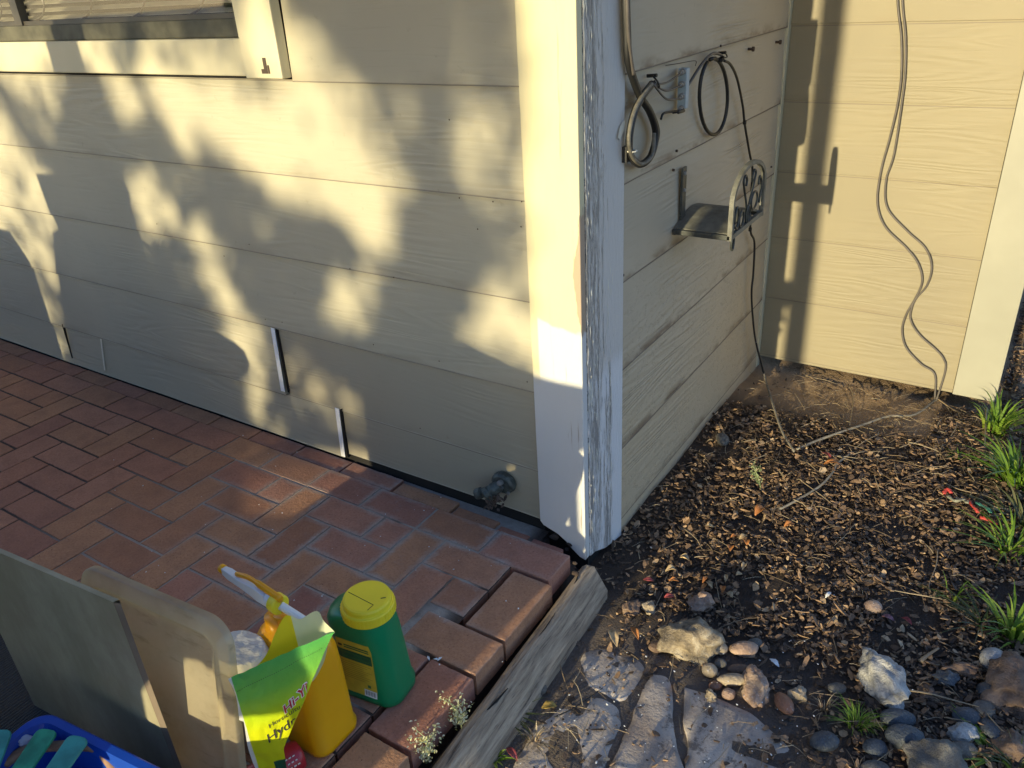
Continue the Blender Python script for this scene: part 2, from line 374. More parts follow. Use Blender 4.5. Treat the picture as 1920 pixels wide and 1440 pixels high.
# lowest two courses, left part original, right part replaced boards
b=board_wall(fA,XL,-.934,[Z0,ZL[1]],seg=70); b2=board_wall(fA,XL,-.708,[.004,Z0],seg=70)
b.add(b2.v,b2.f); b.build('lower_siding',M['sideA'],house)
r1=board_wall(fA,-.918,.034,[Z0+.004,ZL[1]],th=.007,seg=30).build('repair_board',M['repair'],house)
r2=board_wall(fA,-.688,.034,[.022,Z0+.004],th=.008,seg=30).build('repair_board',M['repair'],house)
tag(r1,'newer beige board in the front wall, upper one'); tag(r2,'newer beige board in the front wall, lowest one')
g=MB(); g.lohi((XL,.004,-.2),(.16,.012,1.23)); g.lohi((-.78,.004,1.2305),(.16,.012,2.3)); g.lohi((XL,.0,-.12),(.03,.004,.03)); g.lohi((.135,.02,-.3),(.15,1.45,2.3)); g.lohi((.15,1.462,-.05),(.98,1.47,2.3)); g.lohi((.16,1.85,-.3),(.97,1.86,.1)); g.lohi((.16,1.47,-.046),(.97,1.85,-.04)); g.build('sheathing',M['black'],house)
# white joint strips, and one pale strip painted as a sunlit sliver
def strip(p0,p1,w,y=-.012,m='white'):
    w=w*(1.25 if m=='white' else .75); a=PA(*p0,y=y); c=PA(*p1,y=y); s=MB(); s.prism([(a.x-w/2,a.z),(a.x+w/2,a.z),(c.x+w/2,c.z),(c.x-w/2,c.z)],lambda p,q,t:(p,t+(-.0145 if q<(a.z+c.z)/2 else -.0095),q),-.0012,.0002); return s.build('joint_and_sun_strip',M[m],house)
strip((510,614),(532,733),.014); strip((631,766),(645,855),.014); 
strip((187,632),(197,694),.010,y=-.0135,m='flake')  # pale strip standing in for a sliver of sun on the wall
gp=MB()
for p0,p1 in (((517,616),(540,735)),((638,768),(652,858)),((116,608),(135,672))):
    a=PA(*p0,y=-.0135); c=PA(*p1,y=-.0135); w=.0012; gp=MB(); gp.prism([(a.x-w,a.z),(a.x+w,a.z),(c.x+w,c.z),(c.x-w,c.z)],lambda p,q,t:(p,t,q),-.0137,.0); gp.build('open_joint',M['black'],house)
# corner post: front board and side board
s=MB()
bot=[(.030,.030),(.040,.018),(.06,.012),(.085,.004),(.11,-.012),(.128,-.03),(.15,-.047),(.168,-.052)]
s.prism([(.168,2.3),(.030,2.3)]+bot,lambda p,q,t:(p,t,q),-.024,.0)
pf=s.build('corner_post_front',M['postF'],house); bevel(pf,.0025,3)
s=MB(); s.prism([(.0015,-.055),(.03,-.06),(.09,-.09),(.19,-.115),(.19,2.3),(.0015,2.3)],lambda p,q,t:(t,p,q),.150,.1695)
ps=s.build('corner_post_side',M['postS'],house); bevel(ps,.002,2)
# raised peeled ridges along the post edge
s=MB(); rr=random.Random(3)
for k in range(150):
    y=rr.choice([.006,.012,.02,.03,.045,.105,.12]) + rr.gauss(0,.004); z=rr.uniform(-.02,1.4); L=rr.uniform(.008,.05)
    if y>.09 and z>.7: continue
    w=rr.uniform(.0008,.0022); lift=rr.uniform(.0005,.0018); x0=.1697
    s.add([(x0,y,z),(x0,y+w,z+L*.2),(x0+lift,y+w*1.5,z+L*.5),(x0,y+w,z+L),(x0,y,z+L*.8),(x0+lift*.6,y-w*.3,z+L*.5)],[(0,1,2,5),(5,2,3,4)])
tag(s.build('peeling_paint',M['flake'],house),kind='stuff')
s=MB(); p=[(px,py) for px,py in ((1168,228),(1172,226),(1170,245),(1163,262),(1158,258),(1162,238))]
s.prism(p,lambda a,b_,t:tuple(PB(a,b_,.172+t)),0,.0015); s.build('paint_flake',M['flake'],house)
# side wall
zsB=[-.135]+[Z0+EXPO*i for i in range(0,10)]
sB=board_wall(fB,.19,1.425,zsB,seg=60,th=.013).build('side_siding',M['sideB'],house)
s=MB(); s.lohi((.152,1.427,-.12),(.168,1.4575,2.3)); s.build('inner_corner_trim',M['cream'],house)
zsC=[-.078]+[Z0+.008+EXPO*i for i in range(0,10)]
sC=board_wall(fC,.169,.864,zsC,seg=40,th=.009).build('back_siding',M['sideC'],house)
s=MB(); s.lohi((.866,1.438,-.079),(1.0,1.458,2.3)); s.lohi((.98,1.4585,-.079),(1.0,3.5,2.3)); o=s.build('end_trim',M['trimC'],house); bevel(o,.002)
s=MB(); s.lohi((-4.6,-.75,2.14),(.75,6,2.24)); s.lohi((.751,.75,2.14),(1.7,6,2.24)); s.build('sky_block_eave',M['eave'],house)  # eave out of view, set low and deep to keep sky off the walls
# nails
zc=1.7455
for (x,y) in ((513,733),(733,838),(1503,648),(1613,660),(1707,660),(1705,742),(1563,750),(1288,908),(868,1045),(923,1055),(1222,1128),(1437,1182),(1470,392),(1375,1402),(947,1265),(1145,880),(815,800),(1725,1250)):
    p=PA(x/zc,y/zc,-.013); s=MB(); s.lathe([(0.0001,.0006),(.0018,.0005),(.0021,0)],(p.x,-.0125,p.z),8,(0,-1,0)); s.build('nail',M['nail'],wA)
for (x,y) in ((1270,283),(1264,319),(1169,516),(1447,313),(1352,86)):
    p=PB(x,y,.167); s=MB(); s.lathe([(.0035,-.004),(.0035,.002),(.0001,.003)],(.166,p.y,p.z),8,(1,0,0)); s.build('nail',M['nail'],sB)
for (x,y) in ((1410,92),(1461,79)):
    p=PB(x,y,.17); s=MB(); s.lathe([(.004,-.005),(.004,.010),(.007,.0105),(.007,.017),(.0001,.018)],(.160,p.y,p.z),8,(1,0,0)); s.build('bolt',M['nail'],sB)
# ---- window
s=MB(); s.lohi((-4.2,-.034,1.150),(-.788,-.010,1.240)); wt=s.build('window_sill_trim',M['cream'],house); bevel(wt,.003)
s=MB(); s.lohi((-.786,-.042,1.146),(-.652,-.010,2.3)); wt=s.build('window_side_trim',M['cream'],house); bevel(wt,.003)
s=MB()
for (x0,x1,h_) in ((492,497,10),(497,503,34),(504,507,18)):
    a=PA(x0,139,-.0425); c=PA(x1,139,-.0425); s.lohi((a.x,-.0432,a.z+.001),(c.x,-.0405,a.z+.001+h_*.0011))
s.build('bare_wood_chip',M['nail'],house)
win=MB(); win.lohi((-4.2,-.006,1.2395),(-.789,.028,1.285)); 
wo=win.build('window_rail',M['rail'],house); bevel(wo,.003)
s=MB(); s.lohi((-4.2,.006,1.285),(-.789,.012,1.297)); s.lohi((-.80,-.004,1.285),(-.789,.028,2.1)); s.lohi((-1.90,.0,1.2855),(-1.86,.026,2.1)); s.build('window_frame',M['bronze'],wo)
s=MB(); s.lohi((-4.2,.016,1.286),(-.80,.019,2.1)); s.build('window_pane',M['glass'],wo)
s=MB()
for k in range(22):
    z=1.298+k*.022
    s.prism([(.045,z),(.066,z+.010),(.066,z+.0112),(.045,z+.0012)],lambda p,q,t:(t,p,q),-4.2,-.81)
s.build('blind',M['blind'],wo)
for k in range(9):
    s=MB(); cxx=-2.9+k*.26; 
    s.tube(cr([(cxx,.034,1.29),(cxx+.07,.034,1.31),(cxx+.10,.034,1.35),(cxx+.06,.034,1.40)]),.003,6); s.build('window_grille',M['bronze'],wo)
s=MB(); s.lohi((-4.2,.10,1.2),(-.7,.11,2.2)); s.lohi((-4.2,.0285,1.2),(-.7,.10,1.285)); s.build('room_backing',M['room'],wo)

# ================================================================== GROUND
def tz(x,y):
    z=-.116+.028*max(0,min(1.6,y))/1.4+.016*mn.noise(Vector((x*3.1,y*3.1,0)))*(1-.7*max(0,min(1,(.1-y)/.25)))+.006*mn.noise(Vector((x*11,y*11,3)))
    if y>1.0 and x<1.05: z-=.030*min(1,(y-1.0)/.4)
    return z
s=MB(); nx,ny=170,170; xs=[.12+ (3.2*(i/nx)**1.3) for i in range(nx+1)]; ys=[-1.6+5.6*j/ny for j in range(ny+1)]
for x in xs:
    for y in ys: s.v.append((x,y,tz(x,y)-.006))
s.f=[(i*(ny+1)+j,(i+1)*(ny+1)+j,(i+1)*(ny+1)+j+1,i*(ny+1)+j+1) for i in range(nx) for j in range(ny)]; s.mi=[0]*len(s.f)
tag(s.build('soil',M['soil'],smooth=True),kind='structure')
s=MB(); s.add([(-80,-80,-.2),(80,-80,-.2),(80,80,-.2),(-80,80,-.2)],[(0,1,2,3)]); tag(s.build('ground',M['soil']),kind='structure')

def GT(px,py,lift=0.0):
    z=-.1
    for _ in range(5):
        p=G(px,py,z); z=tz(p.x,p.y)+lift
    return G(px,py,z)
# patio ------------------------------------------------------------
UB=.1068; X0=-.17; Y0=-.0789
def ij(i,j): return X0+i*UB, Y0-j*UB
s=MB(); UV=[]; br=random.Random(5); GL=[]
def brick_(i0,i1,j0,j1,gap=.0033,z=None,th=.062):
    x0,y1=ij(i0,j0); x1,y0=ij(i1,j1); x0+=gap;x1-=gap;y0+=gap;y1-=gap
    z=br.uniform(-.0010,.0014) if z is None else z; tx,ty=br.uniform(-.003,.003),br.uniform(-.003,.003)
    cx_,cy_=(x0+x1)/2,(y0+y1)/2; rot=br.uniform(-.006,.006)
    def outline(ins,jit):
        pts=[]; a,b,c,d=x0+ins,y0+ins,x1-ins,y1-ins
        for (p,q) in (((a,b),(c,b)),((c,b),(c,d)),((c,d),(a,d)),((a,d),(a,b))):
            L=math.hypot(q[0]-p[0],q[1]-p[1]); n=max(2,int(L/.012))
            for k in range(n):
                t=k/n; pts.append((p[0]+(q[0]-p[0])*t,p[1]+(q[1]-p[1])*t))
        return pts
    base=outline(0,0); n=len(base); sd=br.random()*99
    jit=[.0011*mn.noise(Vector((p[0]*90,p[1]*90,sd)))-.0022*max(0,mn.noise(Vector((p[0]*28,p[1]*28,sd+5)))-.25)*2 for p in base]
    rings=[(0,-th),(0,-.0018),(.0005,-.0005),(.0012,-.0001),(.010,.0001)] if z>-.0018 and not (j0>1 and i0>=1) else [(0,-th),(0,-.0026),(.0009,-.0009),(.0026,-.0001),(.010,.0002)]
    o=len(s.v)
    for (ins,dz) in rings:
        for k,p in enumerate(base):
            q=(Vector(p)-Vector((cx_,cy_))); ax=max(abs(x1-x0)/2,1e-6); ay=max(abs(y1-y0)/2,1e-6)
            f_=ins-jit[k]; X=math.copysign(max(0,abs(q.x)-f_*(1 if abs(q.x)>ax-.001 else f_ and min(1,abs(q.x)/ax)) ),q.x) if abs(q.x)>1e-9 else 0
            Y=math.copysign(max(0,abs(q.y)-f_*(1 if abs(q.y)>ay-.001 else min(1,abs(q.y)/ay))),q.y) if abs(q.y)>1e-9 else 0
            X,Y=X-rot*Y,Y+rot*X
            s.v.append((cx_+X,cy_+Y,z+dz+X*tx+Y*ty))
            UV.append((max(0,ax-abs(X)),max(0,ay-abs(Y))))
    for r_ in range(len(rings)-1):
        for k in range(n): s.f.append((o+r_*n+k,o+r_*n+(k+1)%n,o+(r_+1)*n+(k+1)%n,o+(r_+1)*n+k)); s.mi.append(0)
    # top cap as fan (keeps uv distance field)
    c_=len(s.v); s.v.append((cx_,cy_,z+.0002)); UV.append((abs(x1-x0)/2,abs(y1-y0)/2)); q0=o+(len(rings)-1)*n
    for k in range(n): s.f.append((q0+k,q0+(k+1)%n,c_)); s.mi.append(0)
cells={}
JM=16; IM=-34
for j in range(1,JM):
    for i in range(IM,2):
        cells[(i,j)]=(j-i)%4
for q in ((1,3),(1,4)): cells.pop(q,None)
done=set()
for (i,j),t in sorted(cells.items()):
    if (i,j) in done: continue
    m=None
    if t==2: m=(i,j+1)
    elif t==3: m=(i,j-1)
    elif t==1: m=(i+1,j)
    elif t==0: m=(i-1,j)
    done.add((i,j))
    if m in cells and m not in done:
        done.add(m); brick_(min(i,m[0]),max(i,m[0])+1,min(j,m[1]),max(j,m[1])+1)
    elif m not in cells: brick_(i,i+1,j,j+1)
i=-35
while i<1: brick_(i,i+2,0,1); i+=2
brick_(1,3.06,0,1.06,.003,0.001)
for i0,i1 in [(-4.72-1.98*k,-2.74-1.98*k) for k in range(-1,16)]: 
    brick_(i0,i1,-.66,0,.003,-.004) if i1<-2.5 else None
brick_(-2.70,-.68,-.56,0,.003,-.006); brick_(-.66,.74,-.42,0,.003,-.010); brick_(.77,1.72,-.34,0,.004,-.014); brick_(1.78,2.75,-.30,0,.006,-.012)
brick_(2.10,3.20,1.10,3.14,.003,-.002); brick_(1.14,3.20,3.17,4.22,.003,-.001); brick_(1.02,2.06,4.28,5.0,.003,0)
brick_(2.08,3.20,4.26,6.30,.003,-.002); brick_(2.1,3.22,6.34,8.4,.003,0)
for k in range(4): brick_(2.1,3.22,8.4+2.05*k,10.4+2.05*k)
patio=s.build('brick_patio',M['brick'],uv=UV); tag(patio,kind='structure')
s=MB(); nn=60; 
xa,xb2=ij(IM,0)[0],ij(2,0)[0]; ya,yb=-1.8,.0
vs=[];NX,NY=260,110
for a in range(NX+1):
    for c in range(NY+1):
        x=xa+(xb2-xa)*a/NX; y=ya+(yb-ya)*c/NY
        vs.append((x,y,(-.0024 if y<-.078 else -.019)+.0010*mn.noise(Vector((x*26,y*26,2)))+.0008*mn.noise(Vector((x*90,y*90,2)))))
s.add(vs,[(a*(NY+1)+c,(a+1)*(NY+1)+c,(a+1)*(NY+1)+c+1,a*(NY+1)+c+1) for a in range(NX) for c in range(NY)])
s.lohi((xa,-1.75,-.3),(ij(2,0)[0],-.001,-.034)); s.lohi((xa,-6,-.3),(.17,-1.75,-.02)); s.lohi((ij(2,0)[0]+.001,-1.75,-.3),(ij(3.02,0)[0],-.13,-.064)); s.lohi((ij(2,0)[0]+.001,-.129,-.3),(.14,-.03,-.064))
tag(s.build('joint_sand',M['mortar'],smooth=False),kind='structure')
# crumbled brick rubble by the post foot
s=MB(); rb=random.Random(11)
def rock(b,c,rad,seed,facets=0,amp=.12,rot=0,m=0,sub=3,freq=1.6,tilt=0):
    bm=bmesh.new(); bmesh.ops.create_icosphere(bm,subdivisions=sub,radius=1); r_=random.Random(seed); pl=[]
    for k in range(facets):
        d=Vector((r_.gauss(0,1),r_.gauss(0,1),r_.gauss(0,.8))).normalized(); pl.append((d,r_.uniform(.55,.85)))
    q=Matrix.Rotation(rot,3,'Z')@Matrix.Rotation(tilt,3,'Y'); out=[]
    for v in bm.verts:
        p=v.co.copy()
        for d,h in pl:
            t=p.dot(d)
            if t>h: p-=d*(t-h)*.93
        p*=1+amp*mn.noise(p*freq+Vector((seed*3.7,0,0)))+amp*.35*mn.noise(p*freq*4+Vector((seed,5,0)))
        p=Vector((p.x*rad[0],p.y*rad[1],p.z*rad[2])); out.append(q@p+Vector(c))
    b.add(out,[tuple(v.index for v in f.verts) for f in bm.faces],m); bm.free()
for k in range(26):
    px,py=rb.uniform(1005,1080),rb.uniform(985,1075); p=G(px,py,-.02)
    if p.y>-.03 and p.x<.03: continue
    r_=rb.uniform(.004,.014); rock(s,(p.x,p.y,rb.uniform(-.05,-.012)),(r_,r_*.8,r_*.6),k,4,.2)
tag(s.build('brick_rubble',M['mortar']),'loose crumbs of mortar and brick beside the post foot','rubble',kind='stuff')

# timber -------------------------------------------------------------
tb=thing('edging_timber','weathered grey timber edging the brick patio','timber',(.22,-.4,-.13))
s=MB(); UV=[]; N=60
A0=Vector((.210,-.062,0)); A1=Vector((.258,-1.25,0)); d=(A1-A0); L=d.length; d.normalize(); nr=Vector((-d.y,d.x,0)) ; nr=nr if nr.x>0 else -nr
prof=[(-.033,-.13),(-.034,-.046),(-.030,-.037),(-.020,-.030),(-.006,-.027),(.002,-.030),(.008,-.035),(.022,-.056),(.038,-.080),(.041,-.092),(.040,-.135)]
cum=[0]
for a,c in zip(prof,prof[1:]): cum.append(cum[-1]+math.hypot(a[0]-c[0],a[1]-c[1]))
for k in range(N+1):
    t=k/N; c=A0+d*L*t
    for q,(a,z) in enumerate(prof):
        w=.004*mn.noise(Vector((t*9,q*.7,1)))+.0022*mn.noise(Vector((t*2,q*5.3,4)))+.0012*mn.noise(Vector((t*60,q*3,4)))
        e=0
        if k==0: e=.012*mn.noise(Vector((q*.9,2,8)))
        s.v.append(c+nr*(a+w)+Vector((0,0,z+w*.8))-d*e); UV.append((t*L*3,cum[q]))
n=len(prof)
for k in range(N):
    for q in range(n-1): s.f.append((k*n+q,k*n+q+1,(k+1)*n+q+1,(k+1)*n+q))
s.f+=[tuple(range(n)),tuple(N*n+q for q in range(n))[::-1]]; s.mi=[0]*len(s.f)
s.build('timber_beam',M['timber'],tb,uv=UV)
for (p0,p1,w) in (((1083,1079),(1076,1094),.002),((952,1290),(905,1338),.003),((1040,1150),(1000,1205),.0015)):
    a=G(*p0,-.0275);c=G(*p1,-.0275); m_=(a+c)/2; s=MB(); s.tube([a+Vector((0,0,-.001)),m_+Vector((.003,0,0)),c+Vector((0,0,-.002))],[w*.4,w,w*.3],6); s.build('crack',M['black'],tb)

# flagstones -----------------------------------------------------------
def flagstone(poly,z,label,seed,th=.035):
    pts=[G(x,y,z) for x,y in poly]; P2=cr([p for p in pts]+[pts[0]],7)[:-1]
    n=len(P2); c=sum(P2,Vector())/n; s=MB(); rings=[]
    for (sc,dz) in ((1.0,-th),(1.0,-.012),(.985,-.004),(.965,-.0015),(.7,0),(.35,0)):
        ring=[]
        for k,p in enumerate(P2):
            q=c+(p-c)*sc; j=.006*mn.noise(Vector((p.x*25,p.y*25,seed)))
            q=q+(p-c).normalized()*j; q.z=z+dz+.0035*mn.noise(Vector((q.x*14,q.y*14,seed))); ring.append(q)
        rings.append(ring)
    s.loft(rings)
    o=s.build('flagstone',M['flag'],smooth=True); tag(o,label,'flagstone','flagstones of the path')
ZF=-.1165
flagstone([(1222,1262),(1252,1268),(1262,1300),(1262,1350),(1270,1400),(1278,1470),(1140,1470),(1160,1400),(1185,1340),(1205,1290)],ZF,'narrow grey flagstone tapering upward between two dark joints',1)
flagstone([(1282,1285),(1330,1300),(1400,1332),(1440,1362),(1475,1392),(1500,1440),(1505,1480),(1300,1480),(1288,1400),(1280,1340)],ZF,'widest flagstone, mottled grey, right of the tapered one',2)
flagstone([(1010,1345),(1060,1312),(1120,1306),(1155,1322),(1166,1350),(1150,1392),(1130,1440),(1120,1475),(960,1475),(985,1390)],ZF-.003,'rounded brownish flagstone littered with white bits nearest the timber',3)
flagstone([(1095,1225),(1130,1208),(1180,1222),(1208,1252),(1195,1290),(1175,1318),(1120,1298),(1070,1292),(1075,1255)],ZF-.006,'small dirt-covered flagstone above the rounded brownish one',4)

# mulch -------------------------------------------------------------
def inside(x,y):
    if x<.175: return False
    if y>1.42 and x<1.02: return False
    return True
def flagmask(x,y):  # thinner litter on the path
    if y<-.02 and x<.86-.2*(y+.02): return True
    return False
s=MB(); mr=random.Random(21); cnt=0
def chip(x,y,z,L,W,T,yaw,pitch,roll):
    n=mr.choice([5,6,6,7]); top=[];q=Matrix.Rotation(yaw,3,'Z')@Matrix.Rotation(pitch,3,'Y')@Matrix.Rotation(roll,3,'X')
    bend=mr.uniform(-.25,.25)
    for k in range(n):
        a=2*math.pi*(k+mr.uniform(-.25,.25))/n; r_=mr.uniform(.62,1.12)
        X=math.cos(a)*L/2*r_; Y=math.sin(a)*W/2*r_; top.append((X,Y,bend*X*X/L*2))
    c=Vector((x,y,z)); v=[q@Vector((a,b_,h+T/2))+c for a,b_,h in top]+[q@Vector((a*.9,b_*.9,h-T/2))+c for a,b_,h in top]
    o=len(s.v); s.v+=[tuple(p) for p in v]; s.f.append(tuple(range(o,o+n))); s.f.append(tuple(range(o+2*n-1,o+n-1,-1)))
    for k in range(n): s.f.append((o+k,o+n+k,o+n+(k+1)%n,o+(k+1)%n))
while cnt<46000:
    u=mr.random(); x=.17+2.1*(u**.9) ; y=mr.uniform(-.75,2.6)
    if x>1.45 and mr.random()<.5: continue
    if y>1.5 and x<1.0: continue
    if not inside(x,y): continue
    if flagmask(x,y) and mr.random()<(.93 if y<-.15 and x<.72 else .75): continue
    if y>1.08+.08*mn.noise(Vector((x*7,0,3))) and y<1.46 and x<.84 and mr.random()<.965: continue
    if y>-.05 and mn.noise(Vector((x*6,y*6,9)))>.30 and mr.random()<.75: continue
    big=mr.random()
    L=mr.uniform(.008,.018) if big<.66 else mr.uniform(.016,.032); W=L*(mr.uniform(.22,.5) if mr.random()<.5 else mr.uniform(.45,.85)); T=mr.uniform(.001,.003)
    if big>.955: L=mr.uniform(.028,.055); W=mr.uniform(.005,.014)
    chip(x,y,tz(x,y)+(mr.uniform(-.004,.012) if y>-.05 else mr.uniform(-.003,.006)),L,W,T,mr.uniform(0,6.28),mr.gauss(0,.32),mr.gauss(0,.4)); cnt+=1
s.mi=[0]*len(s.f); tag(s.build('bark_mulch',M['chips']),'dark brown bark mulch covering the garden bed','mulch',kind='stuff')
# straw, needles and twigs
s=MB(); sr=random.Random(31)
for k in range(3200):
    x=.19+1.5*sr.random(); y=sr.uniform(-.7,2.0)
    if not inside(x,y): continue
    near=(y>.7 and x>.3); 
    if not near and sr.random()<.7: continue
    L=sr.uniform(.015,.06) if sr.random()<.8 else sr.uniform(.06,.13); a=sr.uniform(0,6.28); w=sr.uniform(.0004,.0011)
    z=tz(x,y)+sr.uniform(.006,.016); k1=sr.uniform(-.25,.25)
    p=[Vector((x+math.cos(a+k1*t)*L*t,y+math.sin(a+k1*t)*L*t,z+.006*math.sin(t*3.1)*sr.random())) for t in (0,.33,.66,1)]
    s.tube(p,[w,w,w,w*.5],4,cap=False)
tag(s.build('straw_litter',M['straw']),'dry straw and stems scattered over the mulch','straw',kind='stuff')
# white crumbs
s=MB()
for k in range(150):
    px,py=(sr.uniform(930,1500),sr.uniform(1180,1440)) if sr.random()<.7 else (sr.uniform(1150,1880),sr.uniform(780,1440))
    p=G(px,py,-.1); r_=sr.uniform(.0006,.0016)*(1 if sr.random()<.93 else 1.8); z=max(tz(p.x,p.y)+.008,-.093 if p.y<0 else -1)
    if p.x<.32 and p.y<0: continue
    rock(s,(p.x,p.y,z),(r_*1.6,r_,r_*.5),k,3,.2,sr.uniform(0,3),sub=1)
tag(s.build('paint_crumbs',M['chipwhite']),'tiny white paint crumbs scattered on path and mulch','crumbs',kind='stuff')

s=MB(); gr=random.Random(41)
for k in range(900):
    x=gr.uniform(.28,1.35); y=gr.uniform(-.72,.25)
    if y>.02 and gr.random()<.6: continue
    r_=gr.uniform(.0012,.0038)*(1 if gr.random()<.93 else 1.8); rock(s,(x,y,tz(x,y)-.004+r_*.5),(r_*1.3,r_,r_*.7),k,3,.2,gr.uniform(0,3),sub=1)
tag(s.build('path_gravel',M['chips']),'fine gravel and grit in the joints of the path','gravel',kind='stuff')
# stones -------------------------------------------------------------
def stone(px,py,hw,hh,mat,label,kind='pebble',seed=1,rot=0,z=None,name='stone',zs=.6,grp='stones along the path edge',tilt=0):
    z0=-.1 if z is None else z
    if z is None: z0=GT(px,py,.006).z
    c=G(px,py,z0); e=G(px+hw,py,z0); w=(e-c).length
    dn=G(px,py+hh,z0); h=(dn-c).length*.85
    s=MB(); zz=min(w,h)*zs
    cen=(c.x,c.y,tz(c.x,c.y)+zz*.55+(0 if z is None else z-tz(c.x,c.y)))
    # radii along camera-right and camera-forward on ground
    ang=math.atan2((e-c).y,(e-c).x)
    if kind=='pebble': rock(s,cen,(w,h,zz),seed,0,.13,ang+rot,freq=.9,tilt=tilt)
    else: rock(s,cen,(w*1.12,h*1.12,zz*1.15),seed,12,.30,ang+rot,sub=4,tilt=tilt,freq=2.6)
    o=s.build(name,M[mat],smooth=(kind=='pebble')); 
    if kind!='pebble':
        o.data.polygons.foreach_set('use_smooth',[True]*len(o.data.polygons)); 
    return tag(o,label,'stone',grp)
ST=[(1300,1210,56,44,'r_wood','large layered beige and brown rock at the head of the path','a',3,.2,.7),
(1312,1136,25,19,'r_pink','pinkish-beige angular stone lying in sunlit mulch above the layered rock','a',4,0,.8),
(1352,1217,13,11,'r_beige','small round beige pebble touching right side of the layered rock','p',5,0,.8),
(1396,1217,27,14,'r_pink','pinkish oval stone up right of the round beige pebble','p',6,.2,.7),
(1330,1258,15,13,'r_beige','tan egg-shaped pebble right below the layered rock','p',7,.5,.8),
(1373,1276,30,12,'r_beige','long cream pebble pointing at the angular tan rock','p',8,.1,.9),
(1418,1292,26,42,'r_pink','upright angular tan rock beside the long cream pebble','a',9,.3,.8),
(1351,1243,12,9,'r_grey','small grey pebble between tan pebble and layered rock','p',10,0,.7),
(1386,1254,22,10,'r_brown','dark brown flat stone just above the long cream pebble','p',11,0,.7),
(1341,1285,12,9,'r_orange','small orange-brown pebble left below the long cream pebble','p',12,.4,.8),
(1333,1305,11,12,'r_beige','cream angular chip at the top edge of the widest flagstone','a',13,.4,.9),
(1366,1301,13,11,'r_pink','pale pink pebble under the long cream pebble','p',14,.4,.8),
(1470,1320,17,23,'r_orange','glossy orange-brown oval stone right of the angular tan rock','p',15,.5,.7),
(1495,1303,17,15,'r_beige','knobbly cream stone right of the orange-brown oval stone','a',16,.5,.8),
(1653,1280,38,50,'r_white','large white and grey marbled rock standing in the mulch','a',17,.1,.9),
(1682,1349,33,20,'r_slate','smooth blue-grey stone below the white marbled rock','p',18,-.3,.7),
(1696,1384,37,24,'r_slate','broad pointed slate-blue stone, larger of the stacked pair','p',19,.1,.7),
(1546,1392,28,20,'r_slate','dark blue-grey stone alone left of the grass tuft','p',20,.3,.7),
(1742,1432,56,42,'r_grey','large rough grey rock at the lower edge of the photo','a',21,.2,.8),
(1806,1375,27,20,'r_white','bright white quartz lump among the dark river stones','a',22,.4,.8),
(1845,1330,20,17,'r_grey','olive-grey round stone at the tip of the dry reed','p',23,.4,.6),
(1812,1343,27,18,'r_slate','flat slate stone directly above the white quartz lump','p',24,-.3,.6),
(1857,1303,24,20,'r_slate','dark slate stone tucked against the rusty brown boulder','p',25,.3,.7),
(1863,1243,28,20,'r_white','white speckled round stone resting behind the brown boulder','p',26,0,.9),
(1900,1300,62,58,'r_brown','big rusty brown boulder at the right edge','a',27,.9,.6),
(1800,1258,36,14,'r_brown','pointed orange-brown rock tip left of the speckled stone','a',28,-.2,.7),
(1895,1405,36,30,'r_brown','brownish grey rock below the rusty boulder','a',29,.3,.6),
(1857,1368,17,22,'r_slate','narrow dark stone right of the white quartz lump','p',30,.3,.6),
(1806,1408,26,18,'r_grey','grey speckled stone below the white quartz lump','p',31,.3,.7),
(1640,1402,24,18,'r_slate','dark greenish stone half hidden by the grass tuft','p',32,.3,.6),
(1355,826,12,11,'r_grey','pale grey stone against the side wall base','p',33,.3,.9),
(1637,1138,17,12,'r_pink','brownish pebble half sunk in mulch above the purple leaf','p',34,.3,.7),
(1012,1290,14,15,'r_grey','greenish grey round pebble beside the timber','p',35,.3,.9),
(1183,1142,18,15,'r_brown','dark brown stone near the timber end','a',36,.3,.7),
(1218,1142,14,14,'r_beige','pale chip of stone between timber and pinkish angular stone','a',37,.6,.7),
(1235,1212,20,12,'r_brown','sunlit brown stone left of the layered rock','p',38,.9,.6),
(1415,1205,14,10,'r_grey','dull grey stone behind the pinkish oval stone','p',39,.4,.6),
(1570,1290,18,12,'r_grey','weathered grey stone left of the white marbled rock','p',40,.4,.6),
(1775,1275,22,16,'r_slate','dark stone in mulch left of the brown rock tip','a',41,.4,.6),
(1740,1300,20,16,'r_brown','dark brown stone right of the white marbled rock','a',42,.4,.5),
(1640,1440,28,16,'r_grey','mossy grey stone at lower edge left of the rough rock','p',43,.1,.6),
]
for (px,py,hw,hh,mt,lab,kd,sd,rt,zs) in ST: stone(px,py,hw,hh,mt,lab,'pebble' if kd=='p' else 'ang',sd,rt*.4,zs=zs)

# fallen leaves
def leaf(px,py,L,W,mat,label,yaw,curl=.4,dz=.014,grp='fallen leaves'):
    c=GT(px,py,dz); z=c.z; s=MB(); n=9; q=Matrix.Rotation(yaw,3,'Z'); v=[]
    for i in range(n):
        t=i/(n-1); w=W/2*math.sin(math.pi*min(1,max(.03,t)))**.8*(1+.18*mn.noise(Vector((t*7,px,0))))
        for k in (-1,-.5,0,.5,1):
            p=Vector(((t-.5)*L,k*w,curl*abs(k)**1.5*w+.15*L*math.sin(t*3.1)+.002*mn.noise(Vector((t*9,k*3,px))))); v.append(q@p+Vector((c.x,c.y,z)))
    f=[(i*5+k,i*5+k+1,(i+1)*5+k+1,(i+1)*5+k) for i in range(n-1) for k in range(4)]; s.add(v,f)
    o=s.build('fallen_leaf',M[mat],smooth=True); so=o.modifiers.new('t','SOLIDIFY'); so.thickness=.0005; tag(o,label,'leaf',grp)
leaf(1255,1120,.026,.018,'leafred','small crimson leaf standing in sunlit mulch near pinkish stone',.6,.5)
